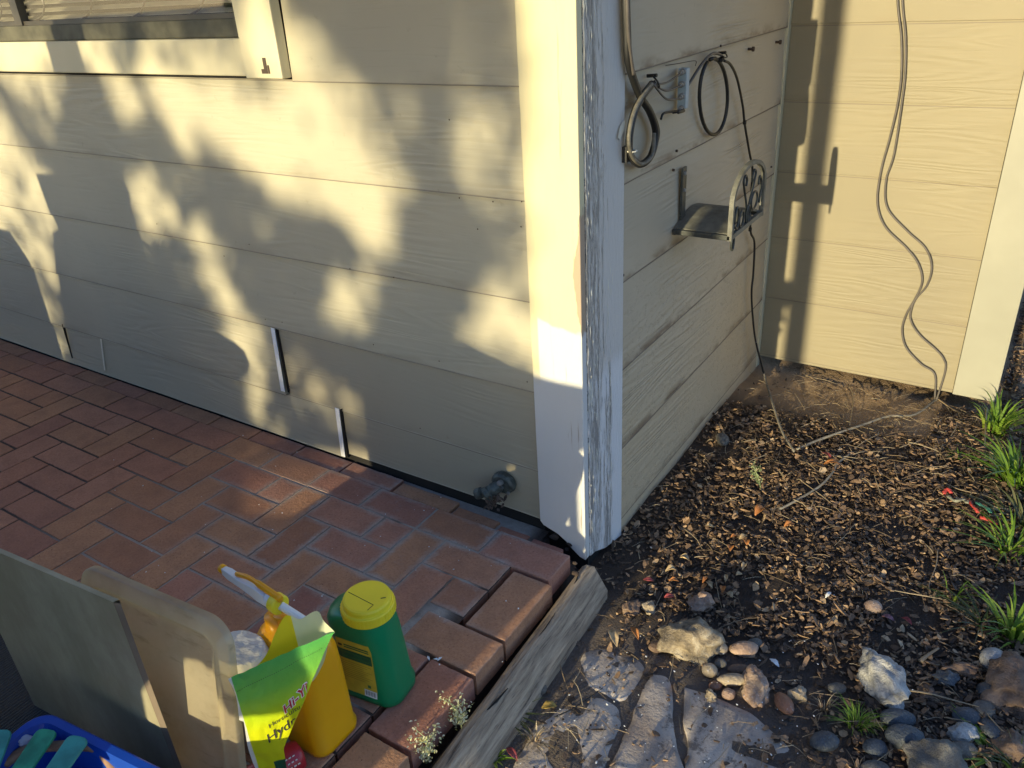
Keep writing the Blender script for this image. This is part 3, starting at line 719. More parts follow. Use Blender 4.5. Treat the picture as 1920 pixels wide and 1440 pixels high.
leaf(1216,1088,.028,.016,'leafred','dark red leaf in the shade just right of the timber end',.3,.2)
leaf(1190,1188,.045,.016,'leaforange','bright orange curled leaf on the path edge',-.7,.8)
leaf(1150,1197,.06,.022,'leaftan','grey-tan curled leaf beside the orange one',-.8,.6)
leaf(1030,1326,.035,.022,'leafyellow','yellow leaf on the flagstone close to the timber',.7,.4)
leaf(1665,1160,.03,.015,'leafpurple','mauve leaf lying in the shaded mulch',-.1,.5)
leaf(1700,1165,.03,.012,'leafred','reddish leaf curled beside the mauve one',-.5,.7)
leaf(1550,855,.045,.014,'leafred','pink-red bract under the cable where it touches the ground',-.6,.5,.022)
leaf(1560,870,.05,.02,'leaforange','brown-orange leaf under the curved cable',.5,.6,.018)
leaf(1480,985,.035,.02,'leaforange','orange-brown broken leaf near the green sprig',.9,.6)
leaf(1425,960,.05,.028,'leaforange','rusty crumpled leaf below the green sprig',1.3,.9)
leaf(960,1415,.04,.016,'leafred','dusky red leaf at the foot of the timber',-.4,.6)
lr=random.Random(77)
for k in range(16):
    px,py=lr.uniform(1250,1400),lr.uniform(985,1120)
    leaf(px,py,lr.uniform(.018,.034),lr.uniform(.010,.02),lr.choice(['leaforange','leaftan','leaftan']),'crumpled tan leaf scrap in the sunlit patch of mulch',lr.uniform(0,6),lr.uniform(.5,1.2),.012,'crumpled leaf scraps in the sunlit mulch')
def whitechip(px,py,L,W,yaw,label):
    leaf(px,py,L,W,'chipwhite',label,yaw,.3,.016,'white paint flakes on the mulch')
whitechip(1553,1116,.028,.010,1.3,'white paint flake standing upright in the mulch')
whitechip(1452,1243,.030,.012,-.5,'white paint flake near the angular tan rock')

# grass ------------------------------------------------------------
def tuft(px,py,n,h,spread,mat,label,lean=(0,0),w=.004,seed=1,cat='grass tuft',name='grass_tuft',z=None):
    if px>1780: h*=1.45; spread*=1.8; n=int(n*1.3); w*=1.2
    c=GT(px,py,0); r_=random.Random(seed); s=MB()
    for k in range(n):
        a=r_.uniform(0,6.28); rr_=spread*.35*r_.random(); b0=Vector((c.x+math.cos(a)*rr_,c.y+math.sin(a)*rr_,(tz(c.x,c.y) if z is None else z)-.004))
        a2=a+r_.gauss(0,.5); H=h*r_.uniform(.45,1.1); out=Vector((math.cos(a2)*spread+lean[0],math.sin(a2)*spread+lean[1],0))*r_.uniform(.4,1.2)
        sd=Vector((-out.y,out.x,0)); sd=sd.normalized() if sd.length>1e-6 else Vector((1,0,0)); ww=w*r_.uniform(.5,1.1); v=[];m=7
        for i in range(m):
            t=i/(m-1); p=b0+out*(t**1.6)+Vector((0,0,H*(t-.42*t**2.6))); q=ww*(1-t**2.2)*.5+.0002
            v+=[p-sd*q,p+Vector((0,0,-q*.5)),p+sd*q]
        s.add(v,[(i*3+k2,i*3+k2+1,(i+1)*3+k2+1,(i+1)*3+k2) for i in range(m-1) for k2 in (0,1)])
    o=s.build(name,M[mat],smooth=True); tag(o,label,cat,'grass tufts')
tuft(1866,812,46,.13,.055,'grass','bright sunlit grass tuft right of the end trim base',(.03,.02),.009,1)
tuft(1900,905,60,.12,.07,'grass','broad-bladed green tuft below the sunlit one',(-.03,.0),.009,2)
tuft(1915,985,30,.09,.06,'grassdull','dark green tuft right of the red and green cord',(-.02,0),.006,3)
tuft(1890,1035,34,.08,.06,'grass','green tuft above the shaded right edge stones',(-.03,.0),.006,4)
tuft(1790,1122,12,.045,.03,'grass','tiny fresh green sprout in open mulch',(-.01,0),.004,5)
tuft(1895,1195,26,.09,.05,'grass','yellow-green tuft behind the white speckled stone',(-.02,.02),.009,6)
tuft(1840,1170,26,.05,.06,'grassdull','sparse dull grass left of the yellow-green tuft',(-.02,0),.004,7)
tuft(1605,1360,60,.07,.05,'grass','fine green grass tuft below the white marbled rock',(0,0),.0025,8)
tuft(1545,1330,30,.05,.04,'straw','dry blond tuft beside the fine green grass tuft',(0,0),.002,9)
tuft(962,1345,34,.055,.05,'grassdull','grass tuft against the timber base',(.02,.0),.0035,10)
tuft(1000,1390,26,.06,.05,'straw','dry drooping tuft below the timber grass tuft',(.02,-.02),.003,11)
tuft(1795,862,8,.04,.02,'grass','small upright green shoot left of the big tufts',(0,0),.005,12)
tuft(1850,1250,10,.03,.05,'straw','thin dry stems near the brown rock tip',(0,0),.002,13)
tuft(1905,1440,24,.04,.04,'grassdull','low grass at the lower right corner',(0,0),.004,14)
tuft(1870,1415,10,.02,.05,'grass','flat green blade by the grey speckled stone',(-.03,0),.008,15)
tuft(925,1425,20,.05,.04,'grass','green leaves by the timber at the lower edge',(0,0),.009,16)
# sprigs
def sprig(base,top,n,r0,leafr,mat,label,name,seed,cat='weed',stemmat='sprig',grp=None,rad=.012):
    t=thing(name,label,cat,base,grp); r_=random.Random(seed); b=Vector(base); tp=Vector(top)
    s=MB(); s.tube(cr([b,b.lerp(tp,.5)+Vector((.003,.002,0)),tp],4),[r0]*8+[r0*.5],6); 
    tips=[]
    for k in range(9):
        p=b.lerp(tp,.35+.65*k/8); a=r_.uniform(0,6.28); q=p+Vector((math.cos(a)*rad*1.3,math.sin(a)*rad*1.3,rad*.8)); s.tube([p,q],r0*.4,4); tips.append(q); tips.append(p)
    s.build('stem',M[stemmat],t)
    s=MB()
    for k in range(n):
        c=r_.choice(tips)+Vector((r_.gauss(0,rad*.5),r_.gauss(0,rad*.5),r_.gauss(0,rad*.5))); q=Matrix.Rotation(r_.uniform(0,6.28),3,'Z')@Matrix.Rotation(r_.uniform(-1.2,1.2),3,'X'); l=leafr*r_.uniform(.6,1.3)
        s.add([c+q@Vector(v) for v in ((0,-l,0),(l*.55,0,l*.25),(0,l,0),(-l*.55,0,l*.25))],[(0,1,2,3)])
    s.build('foliage',M[mat],t)
c=G(1428,918,-.1); zb=tz(c.x,c.y); c.z=zb; tp=hit(1412,874,1,c.y-.005)
sprig(c,tp,170,.0012,.0032,'sprig','pale green feathery sprig growing alone in the mulch','garden_sprig',3,rad=.009)
for k,(bx,by,tx,ty,lb) in enumerate(((868,1372,848,1322,'cream-flowered succulent in the gap by the brick edge, upper clump'),(800,1430,800,1385,'cream-flowered succulent at the lower edge of the photo'))):
    c=G(bx,by,-.07); tp=hit(tx,ty,1,c.y); 
    sprig(c,tp,330,.002,.0036,'floret',lb,'flowering_succulent',9+k,'plant',grp='succulents beside the timber',rad=.017)

# long reeds and twigs as things
def reed(pts,r,mat,label,name='dry_reed',cat='twig',lift=.02,grp='long twigs on the mulch'):
    P=[]
    for k,(a,b_) in enumerate(pts):
        p=GT(a,b_,lift*.6); P.append(p)
    s=MB(); cp=cr(P,6); n=len(cp); s.tube(cp,[r*(1-.6*i/n) for i in range(n)],6,flat=.6); tag(s.build(name,M[mat],smooth=True),label,cat,grp)
reed([(1692,1293),(1740,1300),(1800,1316),(1848,1328)],.0032,'straw','flat pale reed reaching from the marbled rock to the olive-grey stone',lift=.03)
reed([(1770,1345),(1820,1353)],.0016,'straw','short pale twig above the white quartz lump',lift=.035)
reed([(1850,1338),(1880,1370),(1895,1375)],.0016,'straw','bent twig crossing the olive-grey stone',lift=.03)
reed([(1770,905),(1800,918),(1850,930),(1890,950),(1920,955)],.0022,'straw','long curved pale stem beside the red and green cord')
reed([(1490,850),(1515,868),(1533,884)],.003,'straw','pale broken stick where the two cables meet the ground',lift=.015)
reed([(1590,720),(1600,745),(1593,800)],.0028,'straw','curved tan stalk in front of the back wall')
reed([(1560,790),(1580,820),(1597,846)],.0025,'straw','tan stalk crossing under the grey cable')
reed([(1755,745),(1790,770),(1808,776)],.004,'straw','thick dry blade below the end trim')
reed([(1850,765),(1848,800),(1846,838)],.004,'straw','upright brown dead stem in the bright grass',lift=.05)
reed([(1500,900),(1535,925),(1560,945),(1580,965)],.002,'straw','thin brown twig lying between the sprig and the mulch centre')
reed([(1758,1030),(1755,1060),(1742,1095),(1745,1110)],.0018,'straw','wavy pale stem in the shaded mulch')
reed([(1040,1345),(1080,1325),(1130,1290)],.0022,'wire','thin black tube lying across the brownish flagstone',cat='tube',name='thin_tube',lift=.02,grp=None)
reed([(1385,1200),(1420,1190),(1600,1150)],.0012,'straw','very thin dry stem')  if False else None
reed([(1725,1240),(1740,1228),(1760,1215)],.006,'straw','flat grey wood splinter in dark mulch') 
# red/green cord
t=thing('frayed_cord','frayed red and green cord half buried in mulch','cord',G(1815,950,-.1))
def seg(pts,mat,r=.005):
    P=[]
    for k,(a,b_) in enumerate(pts): p=G(a,b_,-.09); p.z=tz(p.x,p.y)+.016+.004*(k%2); P.append(p)
    return P
M['cordr']=plain('red_cord_strand',(.42,.05,.04),.6,.3,80); M['cordg']=plain('green_cord_strand',(.05,.20,.15),.6,.3,80); M['cordgrey']=plain('faded_cord_strand',(.22,.22,.17),.7,.3,80)
for pts,mt,lb in (([(1768,930),(1775,924),(1782,930)],'cordr','red tip'),([(1776,936),(1790,945),(1806,942),(1812,950)],'cordgrey','faded middle'),([(1815,945),(1824,958),(1832,966)],'cordr','red twist'),([(1828,950),(1845,958),(1856,966)],'cordg','green twist'),([(1838,975),(1852,980),(1866,986)],'cordr','red end')):
    P=cr(seg(pts,mt),6); s=MB()
    for h_ in range(3):
        s.tube([p+Vector((.003*math.cos(i*.9+h_*2.1),.003*math.sin(i*.9+h_*2.1),.002*math.sin(i*.7+h_))) for i,p in enumerate(P)],.0032,6)
    tag(s.build('strand',M[mt],t,smooth=True),lb)

# ================================================================== WALL FITTINGS
def c6(x,y): return (1120+x/4.3625,y/4.3625)
def c7(x,y): return (1120+x/4.3625,260+y/4.3625)
def c5(x,y): return (1360+x/3.2732,560+y/3.2732)
def PBs(pts,x=.18): return [PB(*p,x+ (0 if len(p)<3 else 0)) for p in pts]
# main black hose loop
hl=thing('hose_loop','thick black tubing looped on the side wall next to the post','tubing',PB(*c6(350,1100),.17))
base=[c6(228,-260),c6(230,0),c6(238,250),c6(250,480),c6(290,640),c6(350,790),c6(430,920),c6(478,1090),c6(440,1270),c6(350,1345),c6(272,1270),c6(262,1120),c6(300,930),c6(370,790),c6(448,685)]
for off,mt,dx,rr_,nm in ((0,'wire',.183,.0085,'black_tube'),(14,'wire',.181,.0065,'black_tube'),(-14,'wiregrey',.191,.0042,'bleached_tube')):
    P=[]
    for k,p in enumerate(base):
        ox=off*.22; sgn=1 if k<8 else (-.6 if k<11 else .3)
        P.append(PB(p[0]+ox*sgn,p[1]+ox*.2,dx))
    if nm=='bleached_tube':
        Pf=P[7:]; s=MB(); s.tube(cr(Pf,8),.0048,8); s.build(nm,M[mt],hl,smooth=True)
        s=MB(); s.tube(cr([PB(*c6(a,b_),.19) for a,b_ in ((245,-260),(245,0),(252,250),(275,480),(296,610))],8),.0045,8); s.build(nm,M['cable'],hl,smooth=True)
    else:
        s=MB(); s.tube(cr(P,8),rr_,10); s.build(nm,M[mt],hl,smooth=True)
s=MB(); p=PB(*c6(455,660),.178)
s.tube(cr([p+Vector((0,-.004,.012)),p+Vector((.014,-.008,.0)),p+Vector((.016,0,-.012)),p+Vector((.008,.008,-.014)),p+Vector((0,.006,0))],6),.0022,6); s.tube([p+Vector((-.015,0,.01)),p+Vector((.010,0,.012))],.004,8)
s.build('hook',M['wire'],hl)
s=MB(); p=PB(*c6(285,1235),.19); s.tube([p+Vector((0,.012*math.cos(a)*1.0,.0)) +Vector((.010*math.sin(a),0,0)) for a in [i*.6283 for i in range(11)]],.0018,6); s.build('cable_tie',M['flake'],hl)
s=MB(); p=PB(*c6(225,1260),.172); s.box(p,(.018,.02,.035)); s.tube([p,p+Vector((.012,.01,-.01))],.006,8); s.build('wall_clip',M['wire'],hl)
# manifold
mf=thing('irrigation_manifold','small four-outlet drip manifold on a blue-grey plate','manifold',PB(*c6(690,720),.166))
a=PB(*c6(690,555),.172); c=PB(*c6(690,880),.172)
s=MB(); s.lohi((.167,a.y-.010,c.z),(.190,a.y+.010,a.z)); o=s.build('plate',M['steel'],mf); bevel(o,.002)
tops=[]
for yy in (590,690,790,890):
    p=PB(*c6(668,yy),.180); s=MB(); ax=(0.15,-1,-.08)
    s.lathe([(.0055,0),(.0055,.006),(.0075,.007),(.0075,.013),(.0045,.014),(.0045,.018),(.0065,.019),(.0065,.026),(.003,.027),(.0025,.034)],(.181,a.y-.009,p.z),12,ax); s.build('outlet',M['fitting'],mf,smooth=False)
    tops.append(Vector((.185,a.y-.043,p.z-.003)))
hk=PB(*c6(458,690),.190)
for k in range(3):
    s=MB(); m_=tops[k].lerp(hk,.5)+Vector((0,0,-.008-.004*k)); s.tube(cr([tops[k]+Vector((0,.006,0)),m_,hk],8),.0024,8); s.build('feeder_tube',M['cable'],mf,smooth=True)
s=MB(); s.tube(cr([tops[3]+Vector((0,.004,0)),PB(*c6(548,925),.186),PB(*c6(520,975),.186)],6),.003,8); s.build('feeder_tube',M['wire'],mf,smooth=True)
s=MB(); s.tube(cr([PB(*c6(615,925),.188),PB(*c6(660,918),.20),PB(*c6(705,905),.20)],5),[.002]*5+[.0045]*6,8); s.build('tap_lever',M['wire'],mf)
s=MB(); s.tube(cr([PB(*c6(560,535),.169),PB(*c6(660,520),.169),PB(*c6(800,497),.169),PB(*c6(803,540),.169)],5),.0009,5); s.build('thin_wire',M['wire'],mf)
# second tube : ring + drop
rg=thing('drip_ring','narrow ring of black drip tube hanging from a hook and running down to the ground','tubing',PB(*c6(1000,480),.17))
s=MB(); cA,cB=950,790
ring=[]
for k in range(33):
    a=math.pi*.42+2*math.pi*k/32*.97; xx=cA+115*math.cos(a)*-1; yy=cB-312*math.sin(a); ring.append(PB(*c6(xx,yy),.182+.006*math.sin(k*.2)))
s.tube(cr([PB(*c6(722,715),.178),PB(*c6(760,670),.18),PB(*c6(850,530),.186),PB(*c6(940,440),.190),PB(*c6(1010,450),.188),PB(*c6(1030,490),.184)],8),.0038,8); s.build('feed_tube',M['cable'],rg,smooth=True)
s=MB(); s.tube(ring,.005,10); s.build('tube_ring',M['wire'],rg,smooth=True)
drop=[PB(*c6(1035,495),.19),PB(*c6(1090,530),.19),PB(*c6(1145,650),.186),PB(*c6(1190,870),.182),PB(*c6(1205,1010),.182),PB(*c6(1245,1250),.182),PB(*c6(1268,1370),.182),PB(*c7(1262,400),.182),PB(*c7(1252,740),.182),PB(*c7(1285,850),.182),PB(*c7(1276,1100),.182),PB(*c7(1262,1250),.182),PB(*c7(1270,1440),.184),PB(1417,640,.195)]
gp_=[];
for (x,y,h_) in ((1432,700,.012),(1445,745,.01),(1466,808,.014),(1489,846,.016)):
    p=GT(x,y,.022); gp_.append(p)
s=MB(); s.tube(cr(drop+gp_[:1],7),.0038,8); s.build('drop_tube',M['wire'],rg,smooth=True)
M['dusty']=plain('dusty_grey_cable',(.21,.19,.155),.7,.25,40)
s=MB(); s.tube(cr([drop[-1]]+gp_,7),.0040,8); s.build('dusty_tube_end',M['dusty'],rg,smooth=True)
s=MB(); p=PB(*c6(985,480),.182); 
for k in range(4): s.tube([p+Vector((.012*math.sin(a)+.004,.013*math.cos(a),.002*k-.004+.003*math.sin(a*2))) for a in [i*.52 for i in range(13)]],.0018,5)
q=PB(*c6(1030,435),.178); s.tube([q+Vector((-.015,0,0)),q+Vector((.008,0,.002))],.004,8); s.tube(cr([q+Vector((.006,0,0)),q+Vector((.01,.004,-.01)),p+Vector((.008,.01,0))],5),.0018,5); s.build('hook',M['wire'],rg)
for (x,y) in (c6(1205,1000),c7(1250,742)):
    p=PB(x,y,.182); s=MB(); s.tube([p+Vector((0,0,-.006)),p+Vector((0,0,.006))],.0058,8); s.tube([p,p+Vector((.004,-.009,-.001))],.0025,6); s.build('emitter',M['wire'],rg)
# hose hanger
hg=thing('hose_hanger','dark cast-iron hose hanger with scrolled arch on the side wall','hose hanger',PB(1290,410,.17))
XW,XO=.166,.322; ya_,yb_=.497,.767; zb_=.697
s=MB()   # curved saddle
N=14; prof=[]
for k in range(N+1):
    t=k/N; y=ya_+.012+(yb_-ya_-.024)*t; prof.append((y,zb_+.012+.030*math.sin(math.pi*t)))
poly=prof+[(y,z-.006) for y,z in prof[::-1]]
s.prism(poly,lambda p,q,t:(t,p,q),XW,XO-.003); o=s.build('saddle',M['ironface'],hg)
s=MB(); 
s.lohi((XW,ya_,zb_-.004),(XO+.004,ya_+.012,zb_+.010)); s.lohi((XW,yb_-.012,zb_-.004),(XO+.004,yb_,zb_+.010)); s.lohi((XW-.001,ya_-.001,zb_-.005),(XW+.010,yb_+.001,zb_+.011)); o=s.build('saddle_rim',M['iron'],hg); bevel(o,.002)
s=MB(); yc=(ya_+yb_)/2; hwid=(yb_-ya_)/2
def arch(w,h,n=24): return [(yc+w*math.cos(math.pi*k/n),.790+h*math.sin(math.pi*k/n)) for k in range(n+1)]
outer=[(yc+hwid,zb_-.004)]+arch(hwid,.082)+[(yc-hwid,zb_-.004)]
inner=[(yc-hwid+.011,zb_-.004)]+arch(hwid-.011,.071)[::-1]+[(yc+hwid-.011,zb_-.004)]
n=len(outer); inn=inner[::-1]; vs=[(XO-.004,y,z) for y,z in outer]+[(XO-.004,y,z) for y,z in inn]+[(XO+.008,y,z) for y,z in outer]+[(XO+.008,y,z) for y,z in inn]
fs=[]
for k in range(n-1):
    fs+=[(k,k+1,n+k+1,n+k),(2*n+k,3*n+k,3*n+k+1,2*n+k+1),(k,2*n+k,2*n+k+1,k+1),(n+k,n+k+1,3*n+k+1,3*n+k)]
fs+=[(0,n,3*n,2*n),(n-1,3*n-1,4*n-1,2*n-1)]
s.add(vs,fs); s.lohi((XO-.003,ya_+.011,zb_-.003),(XO+.007,yb_-.011,zb_+.010)); o=s.build('arch_frame',M['ironface'],hg)
def scroll(pts): 
    s=MB(); s.tube(cr([(XO+.002,y,z) for y,z in pts],6),.0032,8); s.build('scroll',M['iron'],hg,smooth=True)
def circ(y,z,r1,r2): scroll([(y+r1*math.cos(a),z+r2*math.sin(a)) for a in [i*math.pi/5 for i in range(11)]])
z0=zb_+.01
circ(yc-.085,z0+.035,.016,.028); circ(yc-.045,z0+.022,.018,.022); circ(yc+.055,z0+.048,.026,.024); circ(yc+.008,z0+.020,.016,.026)
for sg in (-1,1):
    scroll([(yc+sg*.006,z0),(yc+sg*.012,z0+.05),(yc+sg*.04,z0+.10),(yc+sg*.05,z0+.125),(yc+sg*.035,z0+.135),(yc+sg*.022,z0+.12),(yc+sg*.026,z0+.105)])
scroll([(yc+.10,z0+.03),(yc+.108,z0+.07),(yc+.10,z0+.10),(yc+.085,z0+.105),(yc+.08,z0+.085)])
scroll([(yc-.115,z0),(yc-.105,z0+.02),(yc-.09,z0+.01),(yc-.075,z0)])
circ(yc-.105,z0-.045+.02,.010,.022)
# wall bracket
a=PB(*c7(690,195),.168); 
s=MB(); s.lohi((.1655,a.y+.002,.735),(.1725,a.y+.030,.862)); s.lohi((.1655,a.y+.002,zb_),(.1725,a.y+.032,.735)); o=s.build('bracket',M['iron'],hg); bevel(o,.0015)
for z in (.846,.80): 
    s=MB(); s.lathe([(.006,0),(.005,.003),(.0001,.004)],(.1725,a.y+.016,z),10,(1,0,0)); s.build('screw',M['fitting'],hg)
# cables on back wall
cb=thing('wall_cable','pair of grey cables hanging in curves on the back wall to the ground','cable',PC(1690,600))
c1=[(1683,-120),(1683,0),(1690,70),(1690,140),(1683,195),(1668,260),(1652,320),(1645,380),(1660,425),(1700,465),(1722,495),(1729,528),(1716,560),(1700,588)]+[c5(*p) for p in ((1085,190),(1110,300),(1200,400),(1285,465))]
P=[PC(x,y,1.441) for x,y in c1]
gnd=[GT(*c5(x,y),.012) for x,y in ((1308,556),(1280,625),(1200,690),(1130,718),(1000,722),(860,768),(700,822),(560,872),(440,922))]
gnd[0].y=min(gnd[0].y,1.435)
s=MB(); s.tube(cr(P+gnd[:1],8),.0036,8); s.build('cable',M['cable'],cb,smooth=True)
s=MB(); s.tube(cr(gnd,8),.0045,8); s.build('dusty_ground_cable',M['dusty'],cb,smooth=True)
c2_=[(1690,-120),(1692,0),(1698,70),(1697,140),(1690,200),(1676,290),(1661,340),(1664,390),(1700,432),(1735,465),(1747,500),(1738,535)]+[c5(*p) for p in ((1170,0),(1143,60),(1137,130),(1190,220),(1290,310),(1340,370),(1350,440))]
P=[PC(x,y,1.4405) for x,y in c2_]; s=MB(); s.tube(cr(P+[gnd[0]+Vector((.006,0,.004)),gnd[1]+Vector((.006,0,.002))],8),.0034,8); s.build('cable',M['cable'],cb,smooth=True)
gg=[GT(*c5(x,y),.010) for x,y in ((760,955),(690,1010),(655,1070),(580,1150),(450,1230),(330,1295))]
s=MB(); s.tube(cr(gg,8),.0038,8); tag(s.build('ground_tube',M['dusty'],smooth=True),'grey tube running diagonally over the mulch right of the sprig','tube')
# spigot
sp=PA(945,905,-.01)
spg=thing('outdoor_spigot','tarnished dark spigot low on the front wall left of the post','spigot',(sp.x,-.01,sp.z-.04))
s=MB(); s.lathe([(.036,0),(.038,.006),(.036,.016),(.028,.022)],(sp.x+.004,-.008,sp.z+.006),20,(0,-1,0),sx=1.0,sy=.85); o=s.build('flange',M['spigot'],spg,smooth=False)
s=MB(); s.lathe([(.017,0),(.019,.02),(.016,.03),(.02,.034),(.02,.046),(.012,.05)],(sp.x-.002,-.03,sp.z+.002),14,(-.55,-.6,-.45)); s.lathe([(.012,0),(.012,.03),(.016,.032),(.016,.048)],(sp.x-.022,-.045,sp.z-.008),12,(-.8,-.2,-.45)); s.build('valve_body',M['spigot'],spg)
s=MB(); s.lathe([(.008,0),(.008,.012),(.004,.014)],(sp.x+.006,-.03,sp.z+.016),10,(0,-1,.2)); 
for k in range(3): s.lathe([(.005,0),(.005,.004),(.002,.005)],(sp.x-.012+.02*k,-.031,sp.z-.012+.012*(k%2)),8,(0,-1,0))
s.build('valve_screw',M['fitting'],spg)
s=MB(); r_=random.Random(4)
for k in range(60):
    q=Vector((sp.x-.012+r_.gauss(0,.011),-.050+r_.gauss(0,.010),sp.z-.036+r_.gauss(0,.014))); a=r_.uniform(.003,.008); rock(s,q,(a*1.6,a*.7,a*.5),k,4,.3,r_.uniform(0,3),sub=1,tilt=r_.uniform(-1,1))
s.build('debris_clump',M['crud'],spg)

# ================================================================== CONTAINERS
exec_containers=True
def rr(hx,hy,r,n=6):   # rounded-rect outline, n per corner
    out=[]
    for (sx,sy,a0) in ((1,1,0),(-1,1,90),(-1,-1,180),(1,-1,270)):
        for k in range(n+1):
            a=R(a0+90*k/n); out.append((sx*(hx-r)+r*math.cos(a),sy*(hy-r)+r*math.sin(a)))
    return out
def rbox_loft(s,c,yaw,levels,n=6,m=0):
    q=Matrix.Rotation(yaw,3,'Z'); rings=[]
    for (z,hx,hy,r_,ox,oy) in levels:
        rings.append([q@Vector((x+ox,y+oy,z))+Vector(c) for x,y in rr(hx,hy,min(r_,hx*.98,hy*.98),n)])
    s.loft(rings,m)
M['green']=plain('glossy_green_plastic',(.0,.20,.075),.32,.08,4,.04,.001,200)
M['capyellow']=plain('yellow_cap_plastic',(.88,.72,.03),.4,.08,6,.08,.001,120)
M['jugyellow']=plain('orange_yellow_plastic',(.80,.36,.003),.35,.06,5,.05,.001,80,Subsurface_Weight=.15)
M['whiteplastic']=plain('white_plastic',(.72,.74,.76),.35,.05)
M['labely']=plain('yellow_label',(.55,.42,.04),.5,.1,30); M['labelg']=plain('dark_green_label_band',(.01,.10,.045),.5,.2,40); M['ink']=plain('black_print',(.03,.025,.02),.6); M['inkg']=plain('green_print',(.05,.16,.05),.6)
# canister
cc=(.002,-.652,0.002); yw=R(8)
cn=thing('granule_canister','green plastic canister with yellow flip cap standing on the bricks','canister',cc)
s=MB(); CS=1.06
lv=[(0,.070,.048,.030,0,0),(.004,.075,.053,.034,0,0),(.020,.076,.054,.036,0,0),(.035,.072,.051,.036,0,0),(.12,.069,.049,.036,-.003,0),(.17,.071,.050,.040,-.009,0),(.195,.071,.051,.044,-.013,0),(.210,.066,.050,.046,-.012,0),(.220,.056,.048,.0475,-.003,0),(.226,.049,.048,.0478,.005,0)]
rbox_loft(s,cc,yw,lv,10); o=s.build('body',M['green'],cn,smooth=True)
capc=Vector((cc[0]+.010,cc[1]+.0,0)); 
s=MB(); prof=[(.0535,.214),(.0548,.216),(.0548,.236),(.0535,.238),(.0500,.2385),(.0495,.248),(.0475,.252),(.0430,.2535),(.0002,.2538)]
s.lathe(prof,capc,48); 
cp_=s.build('cap',M['capyellow'],cn,smooth=False); bevel(cp_,.0012,2,50)
s=MB()
for k in range(44):
    a=2*math.pi*k/44
    if 0.9<(a%6.28)<2.6: continue
    s.box((capc.x+.0550*math.cos(a),capc.y+.0550*math.sin(a),.226),(.0016,.0022,.018),Matrix.Rotation(a,3,'Z'))
s.build('cap_ribs',M['capyellow'],cn)
s=MB(); s.prism([(capc.x-.040,capc.y-.0105),(capc.x+.030,capc.y-.0135),(capc.x+.030,capc.y-.0125),(capc.x-.040,capc.y-.0095)],lambda p,q,t:(p,q,t),.2532,.2541); s.prism([(capc.x+.0295,capc.y-.030),(capc.x+.0305,capc.y-.030),(capc.x+.0305,capc.y-.0125),(capc.x+.0295,capc.y-.0125)],lambda p,q,t:(p,q,t),.2490,.2540); s.box((capc.x+.034,capc.y+.012,.2539),(.010,.0018,.0008),Matrix.Rotation(.8,3,'Z')); s.build('flap_seam',M['ink'],cn)
# label patches follow the body front (-y side)
def on_body(u,z,off=.0006):   # u metres along x
    # width at z from levels
    for a,b_ in zip(lv,lv[1:]):
        if a[0]<=z<=b_[0]:
            t=(z-a[0])/(b_[0]-a[0]); hx,hy,r_,ox=[a[i]+(b_[i]-a[i])*t for i in (1,2,3,4)]; break
    x=u; ex=abs(u-ox)-(hx-r_)
    y=-hy if ex<=0 else -(hy-r_)-math.sqrt(max(0,r_*r_-ex*ex))
    return Matrix.Rotation(yw,3,'Z')@Vector((x,y-off,z))+Vector(cc)
def body_patch(s,u0,u1,z0,z1,off,nu=10,nz=8,rc=0):
    vs=[]
    for i in range(nu+1):
        for j in range(nz+1):
            u=u0+(u1-u0)*i/nu; z=z0+(z1-z0)*j/nz
            if rc:
                if j in(0,nz): u=min(max(u,u0+rc),u1-rc)
            vs.append(on_body(u,z,off))
    s.add(vs,[(i*(nz+1)+j,(i+1)*(nz+1)+j,(i+1)*(nz+1)+j+1,i*(nz+1)+j+1) for i in range(nu) for j in range(nz)])
s=MB(); body_patch(s,-.052,.036,.022,.166,.0006,rc=.004); lb=s.build('label',M['labely'],cn)
s=MB(); body_patch(s,-.052,.034,.112,.138,.0011); s.build('label_band',M['labelg'],lb)
s=MB(); 
for a_ in ((-.030,.030,.150,.1535,.0011,6,1),(-.030,.030,.1440,.1475,.0011,6,1),(-.04,.028,.130,.1325,.0016,6,1),(-.04,.028,.118,.1205,.0016,6,1),(.014,.022,.046,.054,.0011,2,2)):
    s=MB(); body_patch(s,*a_); s.build('label_print',M['inkg'],lb)
s=MB(); body_patch(s,.004,.035,.023,.040,.0012,4,2); s.build('barcode_patch',M['whiteplastic'],lb)
s=MB()
for k in range(11): u=.0075+k*.0023; body_patch(s,u,u+(.0007 if k%3 else .0013),.0265,.0375,.0018,1,1)
s.build('barcode_bars',M['ink'],lb)
M['faintink']=plain('faint_brown_print',(.30,.22,.03),.6)
for r0 in range(9): s=MB(); z=.104-r0*.0055; body_patch(s,-.046,.030-.01*(r0%3),z,z+.0011,.0011,6,1); s.build('label_print',M['faintink'],lb)
s=MB(); body_patch(s,-.044,-.034,.146,.152,.0012,3,3); s.build('label_print',M['ink'],lb)

